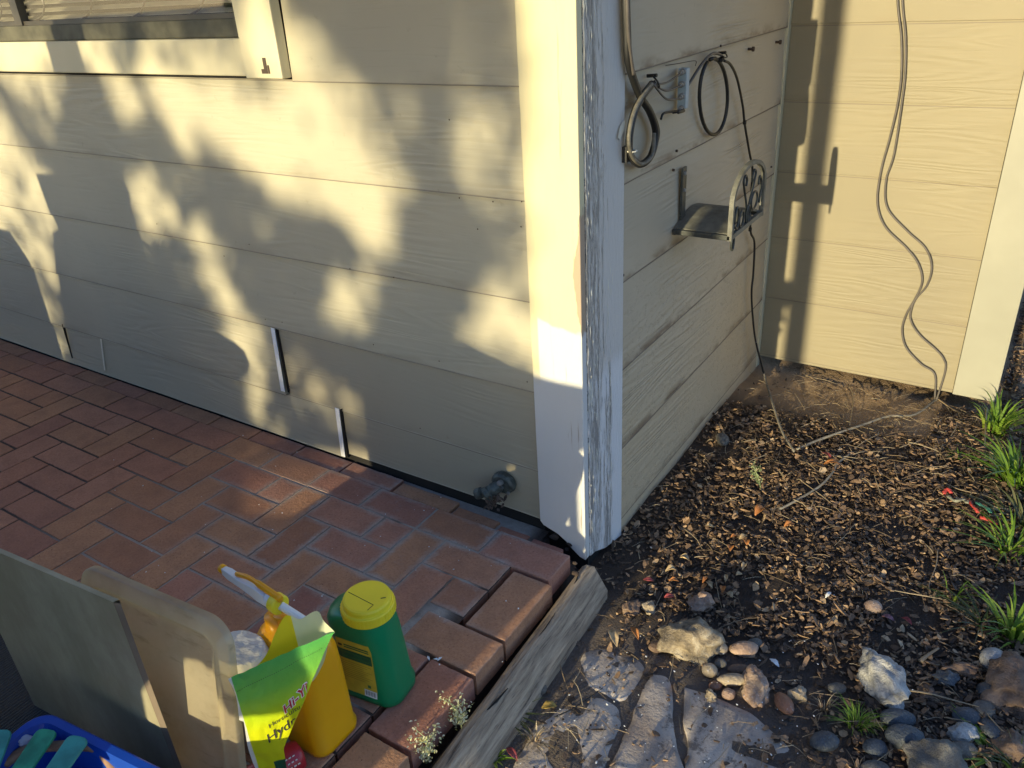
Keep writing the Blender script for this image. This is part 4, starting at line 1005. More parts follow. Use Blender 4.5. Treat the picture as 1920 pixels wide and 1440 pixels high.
# yellow jug
jc=(-.040,-.803,.002); jy=R(0)
jg=thing('yellow_spray_jug','orange-yellow weed-spray jug with white trigger sprayer behind the open bag','jug',jc)
s=MB(); lv2=[(0,.074,.049,.024,0,0),(.006,.081,.056,.028,0,0),(.018,.082,.057,.028,0,0),(.024,.079,.054,.028,0,0),(.16,.077,.053,.028,0,0),(.22,.075,.052,.030,0,0),(.246,.069,.049,.034,-.002,0),(.262,.055,.042,.034,-.008,-.002),(.268,.030,.026,.024,-.022,-.006),(.276,.019,.019,.018,-.030,-.008),(.292,.018,.018,.0175,-.032,-.008)]
rbox_loft(s,jc,jy,lv2,8); s.build('body',M['jugyellow'],jg,smooth=True)
s=MB(); s.tube(cr([(jc[0]+.035,jc[1],.235),(jc[0]+.03,jc[1],.275),(jc[0]+.0,jc[1]-.004,.292),(jc[0]-.028,jc[1]-.006,.285)],6),.011,10); s.build('handle',M['jugyellow'],jg,smooth=True)
# sprayer: laid along the neck, pointing left
pA=hit(420,1068,1,-.80); pB=hit(518,1130,1,-.82); pC=hit(585,1172,1,-.80)
ax=(pB-pA).normalized(); 
s=MB(); s.lathe([(.017,-.009),(.019,-.008),(.019,.008),(.016,.010)],pB+ax*.004,24,ax); s.build('collar',M['capyellow'],jg)
s=MB(); s.lathe([(.014,0),(.0155,.004),(.0155,.016),(.013,.017)],pB-ax*.022,20,ax)
up=Vector((0,0,1)); up=(up-ax*up.dot(ax)).normalized(); sd=ax.cross(up)
def sec(t,h0,h1,w): 
    p=pA.lerp(pB,t); return [p+up*h0-sd*w,p+up*h0+sd*w,p+up*h1+sd*w*.8,p+up*h1-sd*w*.8]
s.loft([sec(0,-.008,.006,.007),sec(.12,-.010,.008,.009),sec(.35,-.011,.006,.009),sec(.55,-.012,.010,.010),sec(.72,-.013,.014,.012),sec(.86,-.012,.010,.012)])
s.tube([pB+ax*.012,pC],[.008,.0075],12)
o=s.build('sprayer_head',M['whiteplastic'],jg); bevel(o,.0015,2,30)
s=MB(); s.lathe([(.009,0),(.009,.010),(.006,.012)],pA+ax*.001,12,-ax); 
s.tube(cr([pA.lerp(pB,.28)+up*.010,pA.lerp(pB,.55)+up*.022,pA.lerp(pB,.85)+up*.020,pB+up*.018+ax*.02],5),[.004]*8+[.006]*8,8,flat=1.4)
s.build('trigger',M['jugyellow'],jg,smooth=True)
# open bag ------------------------------------------------------------
def planeHit(px,py,o_,n_):
    r_=ray(px,py); return CC+r_*((o_-CC).dot(n_)/r_.dot(n_))
TL=Vector((.012,-.978,.312)); TL=hit(430,1272,1,-.978); TR=hit(627,1184,1,-.848)
Sd=(TR-TL); Wd=Sd.length; Sd.normalize(); Td=Vector((0,0,-1)); nB=Sd.cross(Vector((0,0,-1))).normalized()
if nB.y>0: nB=-nB
Td=Vector((0,0,-1)); Sh=Vector((Sd.x,Sd.y,0)); ShL=Sh.length; Sh.normalize()
def st(px,py):
    p=planeHit(px,py,TL,nB)-TL; a=p.dot(Sh)/ShL; return a,a*Sd.z-p.z
Hb=TL.z+.0
sBR,tBR=st(532,1398)
bag=thing('garden_lime_bag','torn-open green and yellow bag of garden lime beside the jug','bag',(TL.x+.03,TL.y+.05,0.001))
def wright(t):
    if t<tBR: return Wd+(sBR-Wd)*(t/tBR)**.93
    return sBR-.004*(t-tBR)/.05
def wleft(t): return .004*math.sin(t*40)-.002 if t<.1 else .004*math.sin(t*25)
vertical=lambda t: t
def wr(s_,t): return .0045*mn.noise(Vector((s_*22,t*16,1)))+.0022*mn.noise(Vector((s_*60,t*45,4)))+.010*math.sin(min(1,max(0,s_/Wd))*3.1)*math.sin(min(1,t/.3)*3.1)
def bagp(s_,t,off=0): 
    return TL+Sd*s_+Td*t+nB*(wr(s_,t)+off)
tmax=Hb/abs(Td.z)-.002
s=MB(); NS,NTT=44,54; UV=[]
for i in range(NS+1):
    for j in range(NTT+1):
        t=tmax*j/NTT; a,b_=wleft(t),wright(t); s_=a+(b_-a)*i/NS; s.v.append(bagp(s_,t)); UV.append((s_/Wd,t/.33))
s.f=[(i*(NTT+1)+j,(i+1)*(NTT+1)+j,(i+1)*(NTT+1)+j+1,i*(NTT+1)+j+1) for i in range(NS) for j in range(NTT)]; s.mi=[0]*len(s.f)
def bagmat():
    x=NT('green_yellow_bag_print'); tc=x.n('TexCoord'); uv=x.sep(tc.outputs['UV']); u,v=uv[0],uv[1]
    n=x.noise(x.pos(),9,3); v2=x.math('ADD',v,x.math('MULTIPLY',x.math('SUBTRACT',n,.5),.03))
    c=x.ramp(v2,[(0,(.10,.42,.10)),(.17,(.20,.52,.07)),(.30,(.48,.68,.02)),(.42,(.66,.72,.01)),(.80,(.66,.70,.01))])
    dk=x.math('MULTIPLY',x.step(v2,.67,.68),x.step(u,.17,.175)); c=x.mix(dk,c,(.01,.09,.05))
    wh=x.step(u,.022,.012); c=x.mix(wh,c,(.75,.75,.68))
    m=x.fin(c,.22,x.bump(x.math('ADD',x.noise(x.pos(),55,4,.6),x.noise(x.pos(),16,3)),.35,.006),Coat_Weight=.5,Coat_Roughness=.15)
    ts=x.n('BsdfTranslucent',iColor=c); mx=x.n('MixShader',iFac=.25); x.t.links.new(x.b.outputs[0],mx.inputs[1]); x.t.links.new(ts.outputs[0],mx.inputs[2]); x.t.links.new(mx.outputs[0],x.t.nodes['Material Output'].inputs[0]); return m
M['bag']=bagmat()
fo=s.build('front_panel',M['bag'],bag,smooth=True,uv=UV)
# back and side panel (pale inside, yellow outside), flaring open behind the top edge
M['bagin']=leafy('pale_bag_inside',(.62,.66,.42),(.66,.70,.46),(.70,.72,.50),.35); M['bagyel']=leafy('yellow_bag_gusset',(.75,.60,.02),(.78,.64,.02),(.80,.66,.03),.3)
bq=lambda x,y,d: planeHit(x,y,TL-nB*d,nB)
bk=[bq(497,1232,.03),bq(533,1156,.045),bq(545,1153,.045),bq(562,1160,.045),bq(585,1147,.04),bq(598,1147,.03),bq(607,1165,.015),bq(627,1184,.001)]
def panel(top,name,mat,depth,back,jag=0):
    s=MB(); T=cr(top,5); n=len(T); m=12
    for i,p in enumerate(T):
        for j in range(m+1):
            t=j/m; q=p+Vector((0,0,-depth*t*max(.02,1-(i/(n-1))**1.5 if name=='back_panel' else 1)))+back*t; q=q+nB*(.004*mn.noise(q*20)); s.v.append(q)
    s.f=[(i*(m+1)+j,(i+1)*(m+1)+j,(i+1)*(m+1)+j+1,i*(m+1)+j+1) for i in range(n-1) for j in range(m)]; s.mi=[0]*len(s.f)
    return s.build(name,mat,bag,smooth=True)
panel(bk[2:],'back_panel',M['bagin'],.16,Vector((0,0,0)))
panel([bq(470,1262,.012),bk[0],bq(515,1190,.04),bk[1],bk[2]],'gusset',M['bagyel'],.15,Vector((0,0,0)))
# perforation dashes
s=MB(); k=0; s0,t0=st(445,1296); s1,t1=st(606,1212)
while k<40:
    a=k/40; b_=a+.012; q=[]
    for aa,dt in ((a,-.0005),(b_,-.0005),(b_,.0005),(a,.0005)): q.append(bagp(s0+(s1-s0)*aa,t0+(t1-t0)*aa+dt,.0009))
    s.add(q,[(0,1,2,3)]); k+=1
s.build('perforation',M['ink'],fo)
M['inkred']=plain('red_lettering',(.45,.02,.02),.5); M['inkw']=plain('white_lettering_edge',(.8,.8,.72),.5)
def text_on(txt,pstart,pend_up,mat,name,parent,mapper,size,off=0,sh=0,extr=0,bold=0):
    cu=bpy.data.curves.new('t','FONT'); cu.body=txt; cu.size=1; cu.offset=bold; cu.resolution_u=4; cu.shear=sh
    ob=bpy.data.objects.new('t',cu); COL.objects.link(ob); bpy.context.view_layer.update()
    me=ob.to_mesh(); vs=[v.co.copy() for v in me.vertices]; fs=[tuple(p.vertices) for p in me.polygons]; ob.to_mesh_clear()
    bpy.data.objects.remove(ob); bpy.data.curves.remove(cu)
    s=MB(); ok=[]; out=[]
    for v in vs:
        r_=mapper(v.x*size,v.y*size,off); out.append(r_[0]); ok.append(r_[1])
    s.v=out; s.f=[f for f in fs if all(ok[i] for i in f)]; s.mi=[0]*len(s.f)
    if s.f: return s.build(name,M[mat],parent)
def bag_mapper(px,py,px2,py2,asp=1.0):
    a0,b0=st(px,py); a1,b1=st(px2,py2); L=math.hypot(a1-a0,b1-b0); dx,dy=(a1-a0)/L,(b1-b0)/L
    def f(x,y,off):
        s_=a0+dx*x+0*y; t=b0+dy*x-y*asp; return bagp(s_,t,.0011+off), s_<wright(t)-.0006
    return f,L
f1,L1=bag_mapper(534,1330,588,1277,1.0)
text_on('Hi-Yi',0,0,'inkw','lettering_outline',fo,f1,.0275,0,0,0,.06); text_on('Hi-Yi',0,0,'inkred','lettering',fo,f1,.0275,.0005,0,0,.015)
f2,L2=bag_mapper(505,1360,573,1312,1.0); text_on('Horticultur',0,0,'ink','lettering',fo,f2,.0155)
f3,L3=bag_mapper(503,1390,566,1340,1.0); text_on('Hydrat',0,0,'ink','lettering',fo,f3,.030,.0,0,0,.008)

# storage lid ------------------------------------------------------------
def slab(name,O,ex,ez,w,h,r,th,mat,parent,lip=0):
    nrm=ex.cross(ez).normalized(); s=MB(); ring=[]
    def o(ins,dn): 
        return [O+ex*(w/2+x)+ez*(h/2+y)+nrm*dn for x,y in rr(w/2-ins,h/2-ins,max(.004,r-ins*.6),7)]
    return s,o,nrm
M['lid']=NT('cloudy_clear_plastic'); 
def lidm():
    x=M['lid']; n=x.noise(x.pos(),7,5,.65); st_=x.noise(x.pos((3,3,14)),3,4,.7)
    c=x.mix(x.step(n,.35,.7),(.66,.58,.40),(.52,.45,.30)); g_=x.step(st_,.55,.75); c=x.mix(x.math('MULTIPLY',g_,.5),c,(.20,.19,.10))
    m=x.fin(c,.3,x.bump(n,.15,.003)); t=x.t; ts=x.n('BsdfTranslucent',iColor=c); tr_=x.n('BsdfTransparent'); tr_.inputs[0].default_value=(.95,.90,.75,1)
    m1=x.n('MixShader',i0=.5); t.links.new(x.b.outputs[0],m1.inputs[1]); t.links.new(ts.outputs[0],m1.inputs[2]); m2=x.n('MixShader',i0=.30); t.links.new(m1.outputs[0],m2.inputs[1]); t.links.new(tr_.outputs[0],m2.inputs[2])
    t.links.new(m2.outputs[0],t.nodes['Material Output'].inputs[0]); return m
M['lid']=lidm()
ld=thing('storage_lid','cloudy translucent plastic storage lid standing on edge behind the panel','lid',(-.22,-1.0,.0))
tr_=hit(428,1172,1,-.945); tl_=hit(148,1053,1,-.975)
ex=(tr_-tl_); Wl=ex.length; ex.normalize()
br_=hit(425,1500,1,-1.02); dn=(br_-tr_); dn=(dn-ex*dn.dot(ex)).normalized(); Hl=(tr_.z-.004)/abs(dn.z)
O=tl_+dn*Hl; ez=-dn; nrm=ex.cross(ez).normalized(); nrm=nrm if nrm.y<0 else -nrm
def lidring(ins,d_,r_=.05): return [O+ex*(Wl/2+x)+ez*(Hl/2+y)+nrm*d_ for x,y in rr(Wl/2-ins,Hl/2-ins,max(.006,r_-ins*.7),8)]
s=MB(); s.loft([lidring(.0,-.010),lidring(.0,.002),lidring(.003,.005),lidring(.022,.0055),lidring(.028,.010),lidring(.032,.0105),lidring(.040,-.006),lidring(.062,-.008),lidring(.068,-.004),lidring(.14,-.0035)]); s.f=[f for f in s.f if len(f)<20 or max(f)>len(s.v)-3]
o=s.build('lid_panel',M['lid'],ld,smooth=True)
# greenish sheet ------------------------------------------------------------
def panelmat():
    x=NT('stained_sheet'); n=x.noise(x.pos((4,4,1.6)),3,5,.7); c=x.mix(x.step(n,.35,.7),(.24,.215,.135),(.33,.30,.20))
    n2=x.noise(x.pos((3,3,3)),6,5,.7); c=x.mix(x.math('MULTIPLY',x.step(n2,.5,.66),.55),c,(.26,.22,.15))
    return x.fin(c,.45,x.bump(x.noise(x.pos(),30,4),.15,.003))
M['sheet']=panelmat(); M['sheetedge']=plain('brown_sheet_edge',(.17,.13,.09),.7,.2)
sh=thing('leaning_sheet','greenish-grey stained rigid sheet standing behind the blue bin','sheet',(-.35,-1.06,0))
q1=Vector((-.60,-1.078,.006)); q2=Vector((-.135,-1.043,.006)); tl2=hit(215,1130,1,-1.043); tl2.z=.482
s=MB(); e=Vector((.0025,.009,0)); zt=.478
a=[Vector((-.605,-1.078,.004)),Vector((-.137,-1.043,.004)),Vector((-.140,-1.043,zt+.004)),Vector((-.605,-1.078,zt-.006))]
s.add([*a,*[p+e for p in a]],[(0,1,2,3),(4,7,6,5),(0,4,5,1),(3,2,6,7),(0,3,7,4)]); s.build('sheet_face',M['sheet'],sh)
s=MB(); s.add([a[1]+Vector((.0004,0,0)),a[2]+Vector((.0004,0,0)),a[2]+Vector((.011,.0055,-.002)),a[1]+Vector((.011,.0055,0)),a[1]+e,a[2]+e],[(0,1,2,3),(3,2,5,4)]); s.build('sheet_edge',M['sheetedge'],sh)
# blue bin ------------------------------------------------------------
M['blue']=plain('blue_plastic',(.005,.055,.36),.35,.08,4,.05,.001,80)
bn=thing('blue_bin','blue plastic bin holding green-handled garden tools','bin',(-.14,-1.28,0.0))
zr=.20; k0=hit(78,1328,2,zr); k1=hit(310,1443,2,zr); ex2=(k1-k0).normalized(); ey2=Vector((ex2.y,-ex2.x,0)); 
BW,BD=.46,.30; cB_=k0+ex2*BW/2+ey2*BD/2; yb2=math.atan2(ex2.y,ex2.x)
s=MB(); rings=[]
q=Matrix.Rotation(yb2,3,'Z')
def bring(hx,hy,r_,z): return [q@Vector((x,y,0))+Vector((cB_.x,cB_.y,z)) for x,y in rr(hx,hy,r_,6)]
s.loft([bring(BW/2-.05,BD/2-.05,.03,.003),bring(BW/2-.018,BD/2-.018,.035,zr-.02),bring(BW/2-.016,BD/2-.016,.035,zr-.018),bring(BW/2+.001,BD/2+.001,.04,zr-.016),bring(BW/2,BD/2,.04,zr-.002),bring(BW/2-.003,BD/2-.003,.04,zr),bring(BW/2-.016,BD/2-.016,.034,zr-.001),bring(BW/2-.022,BD/2-.022,.034,zr-.02),bring(BW/2-.055,BD/2-.055,.03,.008)])
s.build('bin_shell',M['blue'],bn,smooth=False)
M['toolgreen']=plain('scuffed_green_handle',(.03,.27,.13),.55,.35,25,.4,.003,60); M['tooltan']=plain('tan_rope_handle',(.26,.15,.09),.7,.2,40); M['toolteal']=plain('teal_handle',(.05,.27,.21),.5,.25,25,.3,.002,60); M['rag']=plain('pale_rag',(.45,.45,.55),.8,.15)
def paddle(pts,hw,mat,label,th=.006,z0=.215,z1=.20):
    a=hit(pts[0][0],pts[0][1],2,z0); b_=hit(pts[1][0],pts[1][1],2,z1); d_=(b_-a); L_=d_.length; d_.normalize(); sd_=d_.cross(Vector((0,0,1))).normalized(); up_=sd_.cross(d_)
    poly=[]; 
    for k in range(9): an=math.pi/2+math.pi*k/8; poly.append((hw*.55*math.cos(an)*1.0+hw*.45,math.copysign(abs(math.sin(an))**.55,math.sin(an))*hw))
    poly+=[(L_,-hw*.9),(L_,hw*.9)]
    t=MB(); t.prism(poly,lambda p,q_,w: tuple(a+d_*p+sd_*q_+up_*w),0,th); o=t.build('tool_handle',M[mat]); bevel(o,.0015,2,50); tag(o,label,'tool handle','green tool handles in the bin')
paddle(((92,1372),(25,1470)),.020,'toolgreen','bright green scuffed tool handle, left of the middle pair')
paddle(((150,1385),(70,1500)),.021,'toolteal','teal-green tool handle against the bin rim, right of the middle pair',z0=.218)
paddle(((2,1372),(-25,1450)),.022,'toolteal','pale teal tool handle cut off by the left edge',z0=.225)
s=MB(); s.tube(cr([hit(10,1432,2,.17),hit(55,1405,2,.18),hit(170,1400,2,.185),hit(215,1440,2,.17),hit(235,1470,2,.15)],8),.009,10); tag(s.build('tan_cord',M['tooltan'],smooth=True),'tan cord curving inside the blue bin','cord')
s=MB(); p=hit(42,1388,2,.185); rock(s,p,(.018,.012,.008),5,3,.4,.5); tag(s.build('rag',M['rag'],smooth=True),'pale lilac scrap of cloth inside the blue bin','rag')
# dark mat
M['mat']=NT('dark_woven_mat'); x=M['mat']; wv=x.n('TexWave',iVector=x.pos(),iScale=38.0,iDistortion=1.0,iDetail=2.0); nn_=x.noise(x.pos((1,8,1)),60,4,.7); M['mat']=x.fin(x.mix(nn_,(.012,.011,.010),(.07,.065,.06)),.85,x.bump(x.math('ADD',wv.outputs[1],nn_),.9,.006))
s=MB(); v=[]; ny_=24
for i in range(31):
    for j in range(ny_+1):
        x_=-1.75+1.27*i/30; y_=-.965-.55*j/ny_ -.02*(i/30); v.append((x_,y_,.006+.006*mn.noise(Vector((x_*9,y_*9,0)))+(.0 if 0<j<ny_ else -.004)))
s.add(v,[(i*(ny_+1)+j,(i+1)*(ny_+1)+j,(i+1)*(ny_+1)+j+1,i*(ny_+1)+j+1) for i in range(30) for j in range(ny_)]); o=s.build('woven_mat',M['mat'],smooth=True); so=o.modifiers.new('t','SOLIDIFY'); so.thickness=.005; so.offset=1; tag(o,'dark woven mat on the bricks behind the bin','mat')
# white crumpled wrapper on a pale tub
wp=thing('pale_tub','pale plastic tub under crumpled white wrapper beside the lid','tub',(-.09,-.89,.002))
wc=hit(455,1215,1,-.885)
M['tub']=plain('cloudy_tub_plastic',(.45,.43,.38),.35,.1); M['wrap']=plain('white_wrapper',(.66,.66,.62),.5,.06,12,.6,.004,60)
s=MB(); rbox_loft(s,(wc.x-.012,wc.y,.002),.1,[(0,.04,.03,.015,0,0),(.004,.045,.034,.018,0,0),(wc.z-.03,.045,.034,.018,0,0),(wc.z-.02,.040,.03,.018,0,0)],5); s.build('tub_body',M['tub'],wp,smooth=True)
s=MB(); v=[]; N1=26
for i in range(N1+1):
    for j in range(N1+1):
        a=(i/N1-.5)*.125; b_=(j/N1-.5)*.10; r2=(a/.058)**2+(b_/.045)**2
        z=wc.z-.004-.045*max(0,r2-.80)+.003*mn.noise(Vector((a*60,b_*60,2)))+.0015*mn.noise(Vector((a*150,b_*150,2)))
        v.append((wc.x-.012+a*(1-.12*max(0,r2-.8)),wc.y+b_*(1-.12*max(0,r2-.8)),z))
s.add(v,[(i*(N1+1)+j,(i+1)*(N1+1)+j,(i+1)*(N1+1)+j+1,i*(N1+1)+j+1) for i in range(N1) for j in range(N1)]); wr_=s.build('wrapper',M['wrap'],wp)
s=MB()
for k in range(5): s.box((wc.x-.025+.004*k,wc.y-.012+.004*(k%2)-.006*(k//3),wc.z+.004),(.009,.0014,.001),Matrix.Rotation(.6*k,3,'Z'))
s.build('print_marks',M['ink'],wr_)
# red bottle
M['redp']=plain('red_plastic',(.42,.02,.03),.35,.08)
rc=hit(545,1425,2,.03); rbx=thing('red_bottle','red plastic bottle lying under the open bag','bottle',(rc.x,rc.y,0.002))
s=MB(); axr=Vector((-.35,-1,0)).normalized(); s.lathe([(.010,0),(.026,.004),(.030,.014),(.030,.12),(.012,.14),(.011,.16)],Vector((rc.x,rc.y,.032))-axr*.025,24,axr); s.build('bottle_body',M['redp'],rbx,smooth=True)
s=MB(); rx=random.Random(2)
for row in range(3):
    for k in range(7):
        a=R(20+row*17); nrm_=Vector((0,0,1)).cross(axr).normalized(); nrm_=nrm_ if nrm_.x>0 else -nrm_
        p=Vector((rc.x,rc.y,.032))-axr*.025+axr*(.018+.0075*k+.002*row)+(nrm_*math.cos(a)+Vector((0,0,1))*math.sin(a))*.0305
        s.box(p,(.0006,.003+.002*rx.random(),.0035),Matrix.Rotation(-.3,3,'Z'))
s.build('lettering',M['inkw'],rbx)
# petals on bricks
for (px,py,yw_) in ((812,1236,.3),(820,1240,1.4),(806,1239,2.6)):
    c=G(px,py,.002); s=MB(); q=Matrix.Rotation(yw_,3,'Z')
    s.add([q@Vector(p)+Vector((c.x,c.y,.0025)) for p in ((0,0,0),(.008,.003,.003),(.015,0,.001),(.008,-.003,.003))],[(0,1,2,3)])
    o=s.build('petal',M['chipwhite']); so=o.modifiers.new('t','SOLIDIFY'); so.thickness=.0006; tag(o,'fallen white petal on the brick right of the canister','petal','fallen white petals right of the canister')
s=MB(); pr=random.Random(8)
for k in range(70):
    p=G(pr.uniform(200,1000),pr.uniform(800,1250),0)
    if p.y>-.02: continue
    r_=pr.uniform(.0008,.002); rock(s,(p.x,p.y,.0018),(r_*1.5,r_,r_*.6),k,2,.2,pr.uniform(0,3),sub=1)
tag(s.build('brick_crumbs',M['chipwhite']),'tiny pale crumbs on the bricks','crumbs',kind='stuff')

# ================================================================== WHAT CASTS THE SHADE (behind and beside the camera)
def zp(x,y): p=hit(x/zc,y/zc,1,-.014); return (p.x,p.z)
def silh(name,label,cat,polys,dist,depth,mat,grp=None):
    # an unseen solid blocker up-sun from the wall; outline given as its shadow's outline
    s=MB(); off=-SD/SD.y*dist
    for poly in polys: s.prism(poly,lambda p,q_,t:(p+off.x,-.014-dist+t,q_+off.z),-depth,0)
    o=s.build(name,M[mat]); tag(o,label,cat,grp); return o
M['shadecaster']=plain('dark_shade_caster',(.07,.055,.045),.7,.2)
# unseen blocker extruded from a stepped shadow outline, and post, at left
b=lambda z:(z)
silh('stepped_shadow_blocker','unseen dark blocker extruded from a stepped shadow outline','shadow blocker',[[zp(*p) for p in ((110,570),(400,590),(412,700),(436,800),(470,965),(495,1010),(500,1500),(250,1500),(215,1060),(180,900),(165,762),(182,748),(160,700))]],1.75,.30,'shadecaster')
silh('left_post_blocker','unseen square post blocker rising beside the stepped blocker','post',[[(zp(200,240)[0],-.4),(zp(300,240)[0],-.4),(zp(300,240)[0],1.9),(zp(200,240)[0],1.9)]],1.9,.12,'shadecaster')
ca=[zp(x,y) for x,y in ((330,1500),(330,960),(480,990),(490,1012),(560,1032),(700,1090),(760,1120),(795,1150),(808,1180),(800,1210),(770,1226),(745,1222),(762,1280),(790,1345),(800,1400),(820,1500))]
silh('round_shadow_blocker','unseen round-nosed blocker extruded from its shadow outline','round blocker',[ca],1.7,.12,'shadecaster')  # outline traced from the wall shadow, then extruded
silh('low_patio_blocker','added low blocker keeping sun off the bricks','low blocker',[[(-1.30,-.45),(-.50,-.45),(-.50,-.035),(-.75,-.05),(-1.0,-.03),(-1.30,-.04)]],1.75,.2,'shadecaster')  # put in to take sun off the bricks near the wall
hd=[zp(x,y) for x,y in ((436,790),(452,790),(480,812),(520,880),(545,950),(572,1040))]
s=MB(); off=-SD/SD.y*1.65; s.tube(cr([(x+off.x,-.014-1.65,z+off.z) for x,z in hd],6),.011,8); tag(s.build('arc_shadow_bar',M['shadecaster']),'unseen curved bar above the round-nosed blocker, shaped after an arc of shadow','bar blocker')  # bar shaped after the arc in the wall shadow
silh('left_shadow_blocker','unseen dark blocker for the shadow edge at the far left','left blocker',[[(-3.6,-.15),(-2.33,-.15),(-2.33,.44),(-2.42,.55),(-3.6,.6)]],1.8,.05,'shadecaster')  # added blocker for the dark area at the left of the wall
# unseen blocker at right, cut to shade the post foot and light the bag
bl=[(-.62,-.3),(-.60,.20),(-.56,.29),(-.48,.33),(-.36,.37),(-.27,.47),(-.19,.515),(-.10,.49),(0.0,.468),(.10,.466),(.21,.47),(.21,.44),(.178,.42),(.165,.40),(.150,.362),(.172,.352),(.172,.345),(.150,.343),(.122,.295),(.124,.265),(.134,.235),(.137,.10),(.150,-.02),(.150,-.3),(.122,-.3),(.117,.16),(.02,.15),(-.01,.20),(-.05,.225),(-.09,.215),(-.125,.17),(-.14,.1),(-.15,-.3)]
silh('cutout_shadow_blocker','unseen blocker with outline cut to steer sun onto bag and lid','cutout blocker',[bl],2.05,.35,'shadecaster')
silh('narrowed_post_blocker','unseen shadow-casting post behind the photographer','post',[[(.222,-1.2),(.270,-1.2),(.270,2.2),(.191,2.2),(.191,.06),(.222,.02)]],3.2,.09,'shadecaster')  # post known from its shadow; foot narrowed so sun reaches the timber
# leafy tree far behind: how thick its crown is along each sun ray that reaches the wall
def sm(t): t=max(0,min(1,t)); return t*t*(3-2*t)
def inpoly(P,x,y):
    c=False
    for (x1,y1),(x2,y2) in zip(P,P[1:]+P[:1]):
        if (y1>y)!=(y2>y) and x<(x2-x1)*(y-y1)/(y2-y1)+x1: c=not c
    return c
DIAG=[(-400,240),(300,240),(470,350),(520,470),(650,490),(760,560),(850,660),(1010,720),(1170,830),(1330,900)]
def diag_y(x):
    for (x1,y1),(x2,y2) in zip(DIAG,DIAG[1:]):
        if x1<=x<=x2: return y1+(y2-y1)*(x-x1)/(x2-x1)
    return 9999
DARKP=[([(940,-250),(1455,-250),(1455,0),(1450,240),(1200,270),(1080,120),(960,30)],1.0),
([(1365,230),(1452,230),(1440,420),(1420,640),(1380,640),(1370,400)],1.0),
([(1335,640),(1430,610),(1530,690),(1570,800),(1560,930),(1480,1040),(1320,960),(1310,760)],1.0),
([(1250,900),(1520,960),(1470,1060),(1500,1150),(1740,1225),(1740,1480),(900,1480),(900,1070)],.97),
([(370,20),(410,20),(440,220),(480,330),(480,470),(430,380),(390,220)],.8),
([(120,-250),(240,-250),(260,150),(230,240),(190,150)],.6),
([(1450,-250),(1690,-250),(1700,280),(1450,250)],.50),([(1450,280),(1720,280),(1730,640),(1540,640),(1450,540)],.30),
([(1560,640),(1730,640),(1735,1000),(1560,960)],.40),
([(720,232),(900,240),(960,300),(860,315),(760,290)],.4),([(1120,300),(1370,300),(1360,600),(1200,520)],.35),
([(240,-250),(830,-250),(830,110),(240,110)],.6),([(240,110),(830,110),(830,232),(240,232)],.30),
([(-300,240),(0,250),(90,340),(190,430),(290,590),(220,600),(90,480),(0,350),(-300,320)],.9),
([(-300,-250),(120,-250),(120,110),(-300,110)],.15),([(100,250),(230,250),(240,460),(130,440)],.55),
([(20,470),(60,600),(95,700),(110,830),(190,900),(190,960),(90,890),(65,820),(30,640)],.75),
([(100,860),(330,930),(330,1060),(200,1080),(140,960)],.9)]
HOLES=[(475,665,72,150,-12,.95),(565,440,50,175,-28,.9),(395,335,60,130,-18,.9),(700,890,70,190,-15,.8),(810,1130,60,160,-10,.8),(1140,990,115,125,-10,.85),
(870,740,90,60,10,.45),(1250,850,90,60,10,.8),(1620,1085,130,100,0,.9),(860,1340,60,130,-15,.9),(760,1150,80,90,0,.7),(1110,1320,150,75,15,.6),(960,1180,90,70,20,.35),
(590,700,40,80,-20,.3),(640,760,60,90,-20,.5),(620,560,50,60,0,.4)]
def crown_density(x,y):
    D=0
    for P,v in DARKP:
        if v>D and inpoly(P,x,y): D=v
    if 190<x<1330 and y>diag_y(x): D=max(D,1.0)
    for hx,hy,rx,ry,an,st_ in HOLES:
        c_,s_=math.cos(R(an)),math.sin(R(an)); u=(x-hx)*c_-(y-hy)*s_*-1; w=-(x-hx)*s_*-1*0+(y-hy)*c_-(x-hx)*s_*-1
        u=(x-hx)*c_+(y-hy)*s_; w=-(x-hx)*s_+(y-hy)*c_
        q=(u/rx)**2+(w/ry)**2
        if q<1.3: D*=1-st_*sm((1.3-q)/.8)
    return D
def shade_leaves(s,seed,n=36000):
    r_=random.Random(seed)
    for k in range(n):
        x,y=r_.uniform(-300,1740),r_.uniform(-250,1480)
        cov=crown_density(x+r_.gauss(0,24),y+r_.gauss(0,24))
        if r_.random()>-math.log(1-.995*cov)/5.0+.003: continue
        px_,z=zp(x,y); dd=r_.uniform(8.5,12.5); off=-SD/SD.y*dd; cen=Vector((px_+off.x,-dd,z+off.z)); l=r_.uniform(.045,.10); q=Matrix.Rotation(r_.uniform(0,6.28),3,'Y')@Matrix.Rotation(r_.gauss(0,.7),3,'X')@Matrix.Rotation(r_.gauss(0,.5),3,'Z')
        s.add([cen+q@Vector(v) for v in ((-l*.5,0,0),(-l*.1,0,l*.28),(l*.5,0,0),(-l*.1,0,-l*.28))],[(0,1,2,3)])
tr=thing('shade_tree','leafy tree well behind the photographer shading the wall','tree',(-1.6,-9.2,-.2))
s=MB(); shade_leaves(s,5); s.build('crown',M['treeleaf'],tr)
s=MB(); 
def br_pt(x,y,d=8.8): 
    px_,pz=zp(x,y); off=-SD/SD.y*d; return Vector((px_+off.x,-d,pz+off.z))
s.tube([Vector((-1.6,-9.2,-.2)),Vector((-1.55,-9.0,.4)),Vector((-1.6,-8.9,1.0))],[.16,.13,.10],10)
s.tube(cr([Vector((-1.6,-8.9,1.0)),br_pt(900,760),br_pt(640,560),br_pt(470,330),br_pt(420,120),br_pt(390,-200)],5),.018,6)
